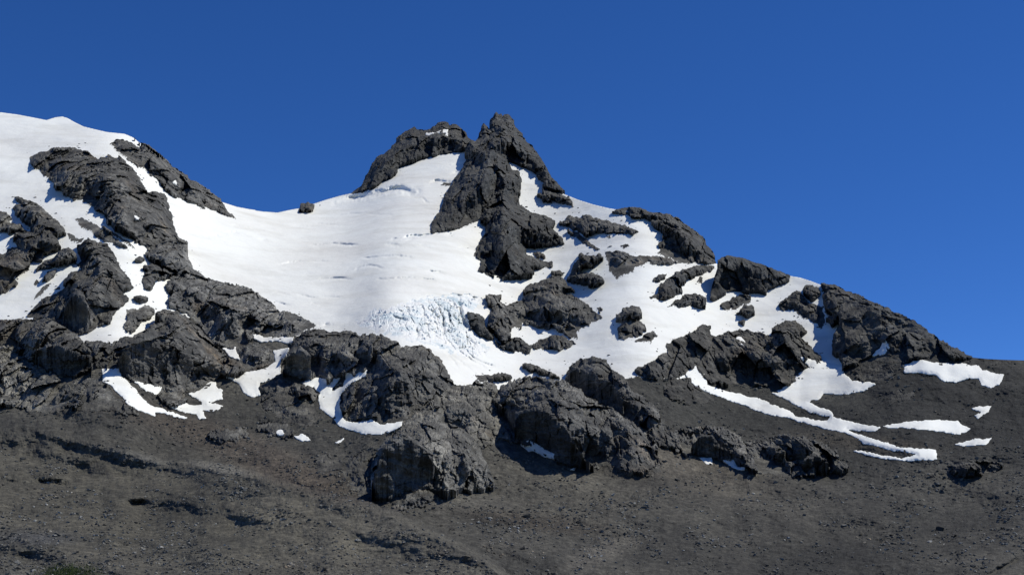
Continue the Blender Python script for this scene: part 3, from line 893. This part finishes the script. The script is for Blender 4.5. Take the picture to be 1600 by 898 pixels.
rock('rock_buttress', 'pale grey rounded rock buttress in the centre below the icefall', 'buttress',
     Q('R5', '780,812 860,762 940,702 1000,652 1060,622 1100,610', 'R6', '60,612 140,590 200,585 240,620 225,680 240,730 310,795 325,840 320,890', 'L3', '320,272 240,260 190,300 130,290 60,250 0,250', 'L2', '1130,260 1080,220 1010,190 930,210 850,245 800,240'),
     jit=2.0, tone=1.35, hue=WARM, lo=.9, hi=.45, gmax=.10, crest=.4, lump=1.1, amp=.85)
rock('cliff', 'near pale split rock cliff standing above the moraine', 'cliff',
     Q('L2', '690,440 700,350 735,290 785,235 850,215 930,185 1010,175 1080,190 1130,220', 'L3', '100,240 135,270 168,335 195,400 222,470 160,492 60,492 0,507', 'L2', '1050,502 960,492 880,490 830,522 770,532 715,527 700,490'),
     jit=1.1, tone=1.7, hue=WARM, lo=1.5, hi=.4, gmax=.10, crest=.5, amp=.8, lump=.8, scales=(40, 18, 8),
     ridges=[(Q('L2', '930,250 975,340 1020,420 1060,500'), 44, 18), (Q('L2', '1110,260 1180,360', 'L3', '130,470'), 34, 16)],
     recess=[(Q('L2', '1075,300 1110,330 1150,450 1120,500 1090,420'), 14, 4)])
rock('cliff', 'shade-toned upright face on the left half of the near split cliff', 'cliff',
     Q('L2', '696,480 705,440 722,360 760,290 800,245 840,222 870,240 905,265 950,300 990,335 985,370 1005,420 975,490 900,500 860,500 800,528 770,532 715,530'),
     tone=.8, lo=14, hi=10, crest=.95, round_=.1, gmax=.2, amp=.22, big=.3, lump=.4, jit=1.2, fwd=85)  # tone well under the parent cliff's: shade put into the colour, overhang deepens it
rock('rock_hillock', 'broad rock hillock with a shadowed left side right of the split cliff', 'hillock',
     Q('R6', '210,665 250,610 300,580 370,560 430,565 490,575 545,580 600,615 680,670 760,710 830,750 900,800 950,850 990,898', 'L3', '975,330 1010,372 960,400 920,412 850,412 800,392 760,382 700,397 620,387 540,372 480,342 400,302 345,277 320,272 325,210 280,160 220,100 210,70'),
     jit=1.5, tone=1.12, lo=2.2, hi=.42, gmax=.13, crest=.5, lump=1.0,
     ridges=[(Q('L3', '480,100 590,220 690,380'), 10, 12), (Q('L3', '700,180 800,300 850,400'), 8, 12)])
rock('cliff', 'shade-toned face on the left side of the broad hillock', 'cliff',
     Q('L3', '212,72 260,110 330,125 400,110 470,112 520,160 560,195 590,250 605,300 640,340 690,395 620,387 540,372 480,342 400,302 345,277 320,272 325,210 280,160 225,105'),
     tone=.75, lo=14, hi=10, crest=.95, round_=.1, gmax=.2, amp=.22, big=.3, lump=.4, jit=1.2, fwd=85)  # darker tone than the hillock around it: its shade is put into the colour
rock('rock_dome', 'smooth dark rock dome standing out against the lower snow', 'rock dome',
     Q('R6', '545,580 553,540 578,505 620,480 690,468 740,490 770,530 830,565 850,620 890,640 960,690 1000,750 1050,850 1000,870 950,850 900,800 830,750 760,710 680,670 600,615'),
     tone=.56, lo=3.2, hi=.5, gmax=.10, crest=.6, amp=.8)
rock('rock_band', 'dark broken band of crags in the centre right above the till', 'crag',
     Q('L3', '870,110 960,90 1010,150 990,200 1040,222 1100,212 1145,240 1190,230', 'L4', '60,212 120,188 200,193 280,218 340,260 420,250 500,225 600,235 680,260 740,300 760,340 805,372 780,402 700,402 600,412 540,422 470,417 400,402 330,382 290,352 230,342 180,332 130,322 80,312 20,300', 'L3', '1040,300 980,290 920,230 880,170'),
     jit=1.6, tone=.82, lo=2.8, hi=.5, gmax=.10, crest=.5, amp=1.2)
rock(OUT, 'low dark outcrop under the lowest snow tongue on the right', 'outcrop', Q('L4', '1195,372 1260,345 1350,343 1450,350 1512,366 1450,402 1350,418 1250,412'), None, tone=.7, lo=3.0, hi=.6)

for lab, poly, tn in [
    ('pale broken rib of rock on the dark slope below the rounded grey knob', Q('L2', '150,190 210,170 300,185 330,230 290,260 220,250 170,225'), 1.3),
    ('low rocky rib left of the split cliff', Q('L2', '560,380 600,330 650,310 690,330 690,420 680,520 640,530 600,480 580,430'), 1.1),
    ('broken ledges at the foot of the split cliff', Q('L2', '780,560 830,520 880,490 960,500 1020,520 960,560 900,570 850,600 800,600'), 1.3),
    ('rough rock knuckles on the slope left of the split cliff', Q('L2', '420,360 480,330 560,350 540,400 480,420 430,410'), .9),
    ('pale rock ribs under the lowest left snow strip', Q('L1', '960,240 1040,215 1140,200 1170,240 1100,275 1010,270'), 1.4),
    ('dark rough ground with ledges below the small pointed crag', Q('R5', '170,600 260,570 330,600 360,680 420,700 460,760 380,800 280,770 200,720 165,660'), .85),
    ('rocky step on the debris slope under the larger dark knob', Q('R5', '880,720 940,690 1000,680 1010,710 960,730 900,750'), 1.1),
    ('grey ledges right of the split cliff', Q('L3', '200,290 260,270 320,290 350,330 300,350 240,330'), 1.2),
    ('low rock ledges at the right foot of the broad hillock', Q('L3', '785,390 830,360 880,370 960,380 1010,370 990,410 900,420 820,425'), 1.2),
    ('dark ledges on the scree above the forked snow tongue', Q('R8', '540,650 600,620 660,640 700,660 640,680 570,680'), .6),
    ('dark rough ledge below the broad right snow patch', Q('R8', '400,540 480,500 580,510 600,560 520,590 430,580'), .55),
    ('dark crags on the slope right of the smooth dark dome', Q('R6', '1000,600 1080,560 1180,600 1250,660 1200,700 1100,680 1030,660'), .6)]:
    rock('rock_rib', lab, 'rock rib', poly, None, tone=tn * .62, lo=1.0, hi=.5, jit=2.2, crest=.05, gmax=.012, big=.4, amp=.38, scales=(26, 12, 6))

def shaded_face(label, poly, tone, fwd=55, amp=.3, gmax=.2):  # leaning faces, mostly darker than their parent rock: shade put into the tone
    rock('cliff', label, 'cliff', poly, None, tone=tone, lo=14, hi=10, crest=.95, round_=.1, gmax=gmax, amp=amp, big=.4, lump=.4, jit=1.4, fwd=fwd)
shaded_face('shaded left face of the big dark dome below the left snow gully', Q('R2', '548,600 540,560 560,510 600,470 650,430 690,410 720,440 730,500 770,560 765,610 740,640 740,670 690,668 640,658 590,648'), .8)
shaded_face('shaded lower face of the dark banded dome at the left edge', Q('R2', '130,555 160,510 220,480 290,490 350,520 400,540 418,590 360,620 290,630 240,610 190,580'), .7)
shaded_face('shade-toned face on the left side of the hillock by the icefall', Q('R5', '270,530 285,480 310,430 350,420 395,450 400,520 430,555 400,578 345,565 290,550'), .75)
shaded_face('shade-toned face between the two hillocks below the icefall', Q('R5', '615,440 650,420 690,440 720,470 700,510 660,530 630,520'), .7, 40)
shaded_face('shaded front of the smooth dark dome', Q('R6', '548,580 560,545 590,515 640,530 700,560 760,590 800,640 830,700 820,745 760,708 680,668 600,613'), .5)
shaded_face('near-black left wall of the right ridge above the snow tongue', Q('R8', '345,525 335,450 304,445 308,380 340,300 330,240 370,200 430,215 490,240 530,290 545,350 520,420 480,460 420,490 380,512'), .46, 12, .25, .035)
shaded_face('shade-toned face in the crag band above the till', Q('L4', '90,310 100,260 140,225 190,240 230,290 300,300 340,330 330,378 290,350 230,340 180,330 130,320'), .6)
shaded_face('second shade-toned face further right in the crag band', Q('L4', '590,390 600,340 640,310 690,330 720,380 700,400 640,405'), .6)
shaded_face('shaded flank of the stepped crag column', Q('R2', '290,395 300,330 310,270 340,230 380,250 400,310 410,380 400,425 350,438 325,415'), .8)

# --- rock islands in the snow, centre and right
rock(OUT, 'largest knobbly rock island right of the icefall', 'outcrop',
     Q('R6', '345,155 380,130 440,115 490,90 530,95 560,130 597,160 540,168 600,195 650,225 690,260 717,285 680,310 640,330 610,350 600,387 560,372 530,352 510,337 460,342 400,322 350,317 330,337 280,330 290,372 270,402 250,392 190,330 190,290 210,240 180,205 173,180 247,180 235,210 270,230 340,205 360,185'),
     ISL, tone=.95, lo=1.5, hi=.6, lump=1.2, gmax=.12)
for lab, view, pts, tn in [
    ('dark wedge of rock against the right side of the icefall', 'R6', '93,255 130,265 165,290 190,340 217,382 180,382 130,362 98,310', .7),
    ('dark pointed rock low in the snow below the largest rock island', 'R6', '203,395 250,410 285,395 320,370 350,390 392,415 380,447 320,447 240,427', .75),
    ('long low rock island below the largest one', 'R6', '388,422 430,390 480,370 540,373 580,395 604,410 550,427 510,440 450,432 410,437', .95),
    ('tiny rock tip on top of the largest rock island', 'R6', '478,76 520,63 538,80 510,92', .8),
    ('tiny rock at the right end of the largest rock island', 'R6', '698,240 715,233 727,250 710,267', .8),
    ('two-lobed rock island alone in the snow right of centre', 'R6', '783,272 820,243 860,228 892,240 904,265 870,290 910,310 932,340 890,372 840,389 793,382 800,340 825,300 788,300', 1.0),
    ('small flat rock just below the two-lobed island', 'R6', '876,396 920,363 966,353 984,375 940,404', .9),
    ('thin dark debris streak on the snow above the centre knob', 'R6', '343,506 380,498 440,523 545,572 430,549 380,528', .8),
    ('thin dark rock streak at the foot of the glacier tongue', 'R6', '128,552 200,560 240,543 310,562 250,574 150,592', .8),
    ('small dark knob on the snow skyline left of the peaks', 'R3', '340,537 358,505 395,496 428,504 416,537', .8),
    ('dark rock sliver on the upper snow right of the summit', 'R4', '592,430 640,450 690,460 733,490 738,512 690,498 640,482 642,502 600,487 563,455 588,455', .9),
    ('long flat dark rock band across the upper right snowfield', 'R4', '668,592 700,578 710,563 770,565 810,558 860,580 930,595 1000,610 1044,630 1020,647 940,647 850,637 780,642 720,622', .85),
    ('slanting rock rib linking the flat band to the rocks below', 'R4', '698,620 760,645 800,665 830,700 884,722 830,718 790,692 740,662', 1.1),
    ('hooked dark rock island below the slanting rib', 'R4', '758,740 780,728 810,745 860,738 878,755 830,772 832,800 780,805 770,825 830,823 870,848 884,875 820,882 760,877 708,862 725,820 745,780 768,770', .75),
    ('tiny rock beside the lower right foot of the summit buttress', 'R4', '543,728 600,733 613,750 570,753', .85),
    ('small rock just under the foot of the summit buttress', 'R4', '627,827 665,812 694,825 660,842', .85),
    ('tiny rock in the middle of the upper right snowfield', 'R4', '952,697 990,688 998,705 970,715', .8),
    ('tiny rock under the long flat band', 'R4', '882,655 912,653 906,670', .8),
    ('small dark rock at the left foot of the summit wall', 'R3', '1013,412 1040,404 1066,408 1062,426 1030,422', .75),
    ('small oval dark rock left of the dark square block', 'R7', '202,412 240,383 270,379 260,402 225,422', .7),
    ('branching dark rock island left of the square block', 'R7', '288,400 330,370 390,350 450,340 502,341 480,372 440,382 380,397 340,432 347,467 300,492 240,502 176,492 230,470 250,430', .65),
    ('tiny rock speck right of the branching island', 'R7', '413,422 425,396 447,396 432,427', .7),
    ('low dark rock mound just left of the square block', 'R7', '276,537 320,505 360,476 410,476 458,495 457,527 420,542 380,522 340,537', .65),
    ('ragged dark rock island under the square block', 'R7', '522,532 580,493 640,476 670,485 667,512 620,537 560,557', .75),
    ('small square rock under the ragged island', 'R7', '602,567 640,528 677,528 683,562 650,580', .75),
    ('tiny rock below the small square rock', 'R7', '603,602 640,590 637,614', .75),
    ('drooping dark rock island under the right skyline', 'R7', '798,522 840,490 880,458 902,470 940,520 1000,538 1018,600 1000,643 970,612 920,592 860,547 800,552', .85),
    ('small dark rock touching the cornice on the right skyline', 'R7', '908,452 940,430 987,443 992,470 970,502 950,512 930,485', .8)]:
    rock(OUT, lab, 'outcrop', Q(view, pts), ISL, tone=tn * .84, hue=DARK if tn < .8 else (1, 1, 1), lo=2.2, hi=.9, jit=1.1, gmax=.05, scales=(26, 11, 5.5))
rock(OUT, 'grey rock outcrop joining the right shoulder to the snowfield', 'outcrop', Q('R4', '878,730 940,720 990,735', 'R7', '40,272 70,278 120,300 190,294 260,305 330,325 300,333 200,336 140,347 110,377 40,402 20,387', 'R4', '905,812 895,760'), ISL, tone=1.05, lo=1.5, hi=.6)
rock('rock_mass', 'wide dark rock mass between the snowfield and the right snow tongue', 'rock mass',
     Q('R7', '130,828 200,790 280,745 273,710 320,680 375,665 440,618 482,625 480,660 500,675 560,650 640,643 700,655 760,670 768,630 820,605 880,598 934,650 900,680 950,720 992,770 992,807 930,827 890,872 850,900 700,905 560,895 480,885 450,865 410,818 365,850 300,870 200,870 135,850'),
     tone=.62, lo=1.5, hi=.6, gmax=.06, lump=1.0, ridges=[(Q('R7', '780,640 860,720 900,820'), 10, 14), (Q('R7', '330,690 420,760 500,850'), 8, 14)])

# --- snow lying on the lower slopes
tongue = Q('G', '1250,556 1316,572 1320,585', 'R8', '400,582 505,595 460,627 360,647 260,640 240,670 188,682 230,702 290,722 310,752 380,772 440,787 528,795 500,820 430,817 365,808 450,842 540,862', 'L4', '860,232 960,262 1060,287 1197,295 1207,342 1130,347 1050,347 950,337 880,322 806,299 870,303 960,323 1050,337 1112,320 1060,307 1000,302 930,282 870,270 820,232 720,207 620,182 540,157 430,137 330,97 220,62 130,22 70,-20', 'R7', '360,850 410,812 450,846 462,882', 'L4', '160,0 260,35 400,65 470,95 540,120 560,145 700,167 718,150 640,132 560,97 500,62 430,35 482,40 470,20', 'R8', '36,632 118,592 128,560 190,520')
snow_patch('long forked snow tongue running down the right slope from the gully', tongue)
snow_patch('broad snow patch under the right skyline saddle', Q('R8', '630,515 680,490 720,485 800,500 900,502 980,510 1000,530 1050,545 1107,555 1080,602 1040,617 1000,602 985,575 940,570 880,592 820,582 780,555 700,545 640,547'))
snow_patch('small arrow-shaped snow patch near the right edge', Q('R8', '948,711 985,702 1015,705 1047,696 1030,727 985,757 963,745 1000,728 970,720'))
snow_patch('wedge of snow right of the forked snow tongue', Q('R8', '528,795 600,780 700,770 800,765 895,768 905,785 947,810 900,835 830,826 760,813 680,806 560,801'))
snow_patch('ragged low snow patch near the right edge below the wedge', Q('R8', '858,884 930,864 970,849 1000,855 1047,844 1020,882 940,887'))
snow_patch('small snow scrap on the dark right rock face', Q('R8', '480,467 520,430 548,383 556,410 577,415 545,457 510,464'))
snow_patch('tiny snow sliver on top of the wide dark rock mass', Q('R7', '595,682 625,676 658,722 630,716'))
snow_patch('snow strip below the left dome running down right', Q('R2', '460,600 520,595 540,588 550,630 590,670 620,690 635,720 680,760 740,778 800,798 858,823 800,817 740,797 700,792 702,812 650,792 590,767 540,712 500,672 465,652'))
snow_patch('small snow triangle at the foot of the big left dome', Q('R2', '603,653 660,663 737,678 705,717 660,697'))
snow_patch('ragged snow patch right below the big left dome', Q('R2', '852,708 900,698 950,653 977,653 982,685 1007,690 1007,735 950,745 1012,765 990,782 920,792 932,822 898,822 890,802 830,797 780,772 748,755 800,760 840,747 860,760 922,755 880,730'))
snow_patch('snow patch curling round the rounded grey knob', Q('R5', '8,560 60,570 100,545 190,527 242,490 228,440 305,425 290,460 260,500 268,550 222,575 165,592 167,650 135,664 90,632 60,590'))
snow_patch('little snow wedge left of the rounded grey knob', Q('R5', '-8,430 52,423 60,450 77,487 30,467'))
snow_patch('thin snow strip under the grey rock slab', Q('R5', '133,367 170,368 190,383 260,378 327,377 320,402 290,407 230,395 180,402 140,387'))
snow_patch('hook-shaped snow patch between the two dark knobs', Q('R5', '363,590 430,565 500,575 542,568 503,632 552,610 570,570 563,545 610,550 673,528 660,560 600,590 550,640 540,680 550,740 570,770 620,777 690,765 740,787 832,770 832,792 770,822 720,836 640,828 590,812 540,792 490,742 450,712 440,680 450,640 420,610 380,617'))
snow_patch('small snow scrap on the slope left of the hook-shaped patch', Q('R5', '236,819 270,817 297,835 260,843'), jit=1.0)
snow_patch('second small snow scrap left of the hook-shaped patch', Q('R5', '320,837 370,833 405,860 360,862'), jit=1.0)
snow_patch('tiny snow lens below the tip of the hook-shaped patch', Q('R5', '517,867 567,848 562,861 530,873'), jit=.9)
snow_patch('shaded snow strip under the overhang of the broad knob', Q('L3', '340,282 380,262 430,288 498,328 498,352 450,338 400,312 380,318'), jit=.5, lift=2)
snow_patch('tiny snow spot at the foot of the broad knob', Q('L3', '562,393 598,393 588,410'), jit=.9)
snow_patch('small snow patch under the dark crag band', Q('L4', '127,333 182,333 182,367 150,362'), jit=.5, lift=2)
snow_patch('thin snow scrap right beneath the dark crag band', Q('L4', '228,344 280,343 297,373 332,377 327,390 280,382'), jit=.5, lift=2)
snow_patch('snow ledge high on the flat-topped peak', Q('P1', '775,300 800,275 860,270 880,285 960,255 1055,230 1045,285 1075,305 1010,328 1030,280 940,290 820,318'), 'snow on the peaks', jit=.3)
snow_patch('snow scrap on the narrow skyline crag of the left ridge', Q('R1', '955,477 980,466 1012,490 1022,510 985,497'), 'snow on the peaks', jit=.3)
snow_patch('snow scrap in a notch of the twin-headed crag', Q('R1', '722,642 740,665 790,680 785,702 760,690'), 'snow on the peaks', jit=.3)

# --- near moraine ridge
def moraine():
    poly = Q('G', '-300,690 150,690 250,706 350,724 416,738 476,759 549,776 616,796 682,826 750,859 765,868 785,885 800,899 830,1000 -300,1000')
    sdf = wsdf(poly, None, .8)
    w_ = sstep(U, 120, 520) * np.exp(-np.clip(V - np.interp(us, [p[0] for p in poly[:13]], [p[1] for p in poly[:13]])[None, :], 0, 999) / 260.0)
    R = RG * (1 - 0.12 * w_ * (0.7 + 0.3 * sstep(-sdf, 0, 14))) - 0.03 - 0.4 * sstep(U, 115, 220)
    cells = (cells_of(sdf) < 0) & (cu_ > 115)
    ins = (sdf < 0) & (U > 115)
    sk = np.clip((RG - R) * 0.8, 1.0, 60)
    verts, quads, use = grid_mesh(cells, U, V, R, None, sk)
    at = TINT[use]
    n_extra = len(verts) - len(at)
    at = np.concatenate([at, np.ones((n_extra, 3)) * at.mean(0)])
    ob = add_object('moraine_ridge', verts, quads, SCREE, False, attr=at)
    tag(ob, 'smooth grey-brown moraine ridge falling to the right in the foreground', kind='structure')
    RTOP[ins] = np.minimum(RTOP[ins], R[ins])
moraine()

# ------------------------------------------------------------------ loose blocks
def chunk(seed, n=13, flat=0.7):
    r = np.random.default_rng(seed)
    bm = bmesh.new()
    for _ in range(n):
        p = r.normal(size=3); p /= np.linalg.norm(p)
        p *= r.uniform(0.8, 1.05)
        bm.verts.new((p[0] * r.uniform(.9, 1.2), p[1] * r.uniform(.8, 1.1), p[2] * flat))
    res = bmesh.ops.convex_hull(bm, input=bm.verts)
    bmesh.ops.delete(bm, geom=[g for g in res['geom_interior'] if isinstance(g, bmesh.types.BMVert)], context='VERTS')
    bmesh.ops.triangulate(bm, faces=bm.faces)
    bm.verts.ensure_lookup_table(); bm.verts.index_update()
    v = np.array([x.co[:] for x in bm.verts]); f = np.array([[x.index for x in fc.verts] for fc in bm.faces])
    bm.free()
    return v, f
CHUNKS = [chunk(100 + k) for k in range(10)]

def surface(u, v):
    c = np.clip(np.round((np.asarray(u) + MARGIN) / STEP).astype(int), 0, NU - 1)
    r = np.clip(np.round((940 - np.asarray(v)) / STEP).astype(int), 0, NV - 1)
    return to_world(U[r, c], V[r, c], RTOP[r, c]), RTOP[r, c] / FPX, OWNER[r, c], r, c

def rubble(n, name, label, dens, smin, smax, power, tone, seed):
    r = np.random.default_rng(seed)
    uu = r.uniform(-MARGIN + 4, W + MARGIN - 4, n * 6); vv = r.uniform(560, 936, n * 6)
    p, px, ow, ri, ci = surface(uu, vv)
    keep = (ow == 0) & (V[ri, ci] > skyl[ci] + 4) & (r.random(n * 6) < dens(uu, vv, p))
    p, px = p[keep][:n], px[keep][:n]
    k = len(p)
    size = (smin + (smax - smin) * r.random(k) ** power) * px
    V_, F_ = [], []
    off = 0
    ang = r.uniform(0, 6.283, k)
    which = r.integers(0, len(CHUNKS), k)
    stretch = r.uniform(.7, 1.35, (k, 3))
    for j, (cv, cf) in enumerate(CHUNKS):
        s = np.where(which == j)[0]
        if not len(s): continue
        ca, sa = np.cos(ang[s])[:, None], np.sin(ang[s])[:, None]
        loc = cv[None] * stretch[s][:, None, :] * size[s][:, None, None]
        x = loc[..., 0] * ca - loc[..., 1] * sa
        y = loc[..., 0] * sa + loc[..., 1] * ca
        z = loc[..., 2] + 0.25 * size[s][:, None]
        V_.append((np.stack([x, y, z], -1) + p[s][:, None, :]).reshape(-1, 3))
        F_.append((cf[None] + (np.arange(len(s)) * len(cv))[:, None, None] + off).reshape(-1, 3))
        off += len(s) * len(cv)
    verts = np.concatenate(V_); tris = np.concatenate(F_)
    ob = add_object(name, verts, np.zeros((0, 4), int), ROCK, False, tris)
    ob.color = (tone, tone, tone * .97, 1)
    tag(ob, label, kind='stuff')
    return ob

def clump(u, v):
    return gn(np.stack([u / 60, v / 30, u * 0], -1), 30)
def near_dens(u, v, p):
    return np.clip(.25 + 1.1 * clump(u, v) + .5 * sstep(v, 820, 900) * (1 - sstep(u, 500, 900)), 0.03, 1)
rubble(14500, 'rubble', 'small loose stones strewn over the moraine and till', lambda u, v, p: near_dens(u, v, p) * sstep(v, 640, 800), .5, 3.2, 4.5, 1.4, 1)
rubble(8500, 'rubble', 'dark stones scattered over the scree slopes', lambda u, v, p: near_dens(u, v, p), .5, 3.0, 4.5, .75, 2)
rubble(5000, 'rubble', 'pale stones scattered over the lower moraine', lambda u, v, p: near_dens(u, v, p) * sstep(v, 680, 820), .5, 2.8, 4.0, 2.3, 4)
def band(u, v, p):
    d = np.minimum(line_dist(u, v, Q('G', '200,640 330,690 450,730 560,770')) / 22, line_dist(u, v, Q('G', '700,790 780,800 860,830 900,812')) / 22)
    d = np.minimum(d, line_dist(u, v, Q('G', '0,845 60,830')) / 18)
    return np.exp(-d * d) * .9
rubble(6000, 'rubble', 'dense band of brown blocks along the foot of the cliffs', band, .6, 2.6, 2.2, 1.0, 3)

rockmask = (OWNER == 2).astype(float)
halo = gsmooth(rockmask, 7.0)
def rubble_on_snow(n):
    r = np.random.default_rng(12)
    uu = r.uniform(0, W, n * 40); vv = r.uniform(200, 640, n * 40)
    p, px, ow, ri, ci = surface(uu, vv)
    keep = (ow == 1) & (V[ri, ci] > skyl[ci] + 5) & (halo[ri, ci] > .05) & (r.random(n * 40) < halo[ri, ci] * 1.2) & (ice_sdf[ri, ci] > 8)
    p, px = p[keep][:n], px[keep][:n]
    k = len(p)
    size = (.45 + 2.0 * r.random(k) ** 4) * px
    V_, F_, off = [], [], 0
    for i in range(k):
        cv, cf = CHUNKS[i % len(CHUNKS)]
        V_.append(cv * size[i] * r.uniform(.7, 1.5, 3) + p[i]); F_.append(cf + off); off += len(cv)
    ob = add_object('rock_debris', np.concatenate(V_), np.zeros((0, 4), int), ROCK, False, np.concatenate(F_))
    ob.color = (.8, .8, .8, 1)
    tag(ob, 'small dark rock flecks fallen on the snow beside the crags', kind='stuff')
rubble_on_snow(900)
def near_rock(u, v, p):
    _, _, _, ri, ci = surface(u, v)
    return np.clip(halo[ri, ci] * 1.6, 0, 1)
rubble(9000, 'talus', 'fallen blocks gathered along the feet of the rock outcrops', near_rock, .5, 3.6, 3.4, 1.05, 6)
chunk_meshes = []
for k, (cv, cf) in enumerate(CHUNKS):
    me = bpy.data.meshes.new('boulder')
    me.from_pydata(cv.tolist(), [], cf.tolist())
    me.materials.append(ROCK)
    chunk_meshes.append(me)
def boulder(u, v, size, label, group=None, tone=1.3, k=None, squash=1.0):
    p, px, ow, _, _ = surface([u], [v])
    o = bpy.data.objects.new('boulder', chunk_meshes[random.randrange(10) if k is None else k])
    s = size * px[0] * 0.5
    o.scale = (s * random.uniform(.9, 1.25), s * random.uniform(.8, 1.1), s * random.uniform(.75, 1.0) * squash)
    o.rotation_euler = (random.uniform(-.2, .2), random.uniform(-.2, .2), random.uniform(0, 6.28))
    o.location = p[0] + np.array([0, 0, 0.2 * s])
    o.color = (tone, tone, tone * .97, 1)
    col.objects.link(o)
    tag(o, label, 'boulder', group)
    return o
for u, v, s, lab, tn in [(443, 813, 11, 'pale boulder lying alone on the left moraine slope', 1.9), (455, 818, 8, 'smaller boulder right of the lone pale one on the moraine', 1.3), (344, 867, 9, 'light boulder near the bottom on the left moraine', 1.7), (369, 762, 9, 'dark round boulder by itself in the upper left middle ground', .6),
                         (821, 808, 22, 'flat dark block in the rubble below the split cliff', .6), (631, 848, 8, 'white boulder low on the moraine below the split cliff', 2.6), (1470, 827, 16, 'dark angular block alone on the right till slope', .5), (52, 893, 10, 'pale boulder at the bottom left beside the grass', 2.4), (66, 889, 8, 'light boulder touching the grass at the bottom left', 2.2),
                         (170, 805, 7, 'bright stone in the left middle of the moraine', 2.4), (508, 889, 10, 'dark boulder at the bottom edge left of centre', .6), (310, 861, 7, 'dark stone just left of the light boulder near the bottom', .6), (250, 857, 9, 'dark angular boulder near the bottom left', .7), (690, 865, 14, 'dark block on the lower end of the moraine', .7), (728, 872, 16, 'dark boulder by the gully at the moraine foot', .6)]:
    boulder(u, v, s, lab, None, tn)
zones = [('boulder lying among the stones on the lower left moraine', 'boulders on the lower left moraine', 90, (0, 420, 800, 897)),
         ('boulder on the upper left moraine slope', 'boulders on the upper left moraine', 40, (0, 420, 700, 800)),
         ('boulder among the rubble in the bottom centre', 'boulders in the bottom centre', 60, (420, 900, 780, 897)),
         ('small boulder on the till slope at the lower right', 'boulders on the right till slope', 60, (900, 1600, 740, 897))]
for lab, grp, n, (a, b, c, d) in zones:
    done = 0; tries = 0
    while done < n and tries < 4000:
        tries += 1
        u, v = random.uniform(a, b), random.uniform(c, d)
        ow = surface([u], [v])[2][0]
        if ow != 0 or random.random() > 0.3 + 1.2 * float(clump(np.array([u]), np.array([v]))[0]): continue
        tn = random.choice([.55, 1.0, 1.3, 2.2])
        kind_ = 'dark' if tn < .8 else 'pale' if tn > 2 else 'grey'
        boulder(u, v, 4.0 + 7.0 * random.random() ** 2.5, kind_ + ' ' + lab, kind_ + ' ' + grp, tn)
        done += 1

# seracs of the icefall
ser = []
for k in range(6):
    cv, cf = chunk(300 + k, 11, 1.4)
    me = bpy.data.meshes.new('serac')
    me.from_pydata(cv.tolist(), [], cf.tolist())
    me.materials.append(ICE)
    ser.append(me)
cand = np.argwhere((ice_sdf < -7) & (OWNER == 1))
pick = cand[np.random.default_rng(5).permutation(len(cand))[:150]]
for k, (r, c) in enumerate(pick):
    p = to_world(U[r, c], V[r, c], RTOP[r, c])
    o = bpy.data.objects.new('serac', ser[k % 6])
    s = RTOP[r, c] / FPX * random.uniform(1.2, 3.2)
    o.scale = (s * random.uniform(.6, 1.3), s * random.uniform(.6, 1.2), s * random.uniform(.7, 1.4))
    o.rotation_euler = (random.uniform(-.35, .35), random.uniform(-.35, .35), random.uniform(0, 6.28))
    o.location = p - np.array(glacier.location)
    o.parent = icefall
    o.matrix_parent_inverse.identity()
    o.location = p - np.array(icefall.matrix_basis.translation)
    col.objects.link(o)

# grass tuft at the lower left
def grass():
    r = np.random.default_rng(9)
    n = 3600
    uu = 108 + r.normal(size=n) * 22; vv = 897 + r.normal(size=n) * 7
    p, px, ow, _, _ = surface(uu, vv)
    h = r.uniform(.2, .6, n); w_ = r.uniform(.04, .09, n); a = r.uniform(0, 6.28, n)
    d = np.stack([np.cos(a), np.sin(a), a * 0], -1)
    lean = r.normal(size=(n, 3)) * .08; lean[:, 2] = 0
    j = r.normal(size=(n, 3)) * .12; j[:, 2] = 0
    p = p + j
    A = p - d * w_[:, None]; B = p + d * w_[:, None]; C = p + lean + np.stack([h * 0, h * 0, h], -1)
    verts = np.stack([A, B, C], 1).reshape(-1, 3)
    tris = np.arange(3 * n).reshape(-1, 3)
    ob = add_object('grass', verts, np.zeros((0, 4), int), GRASS, False, tris)
    tag(ob, 'small patch of green grass at the bottom left', kind='stuff')
grass()
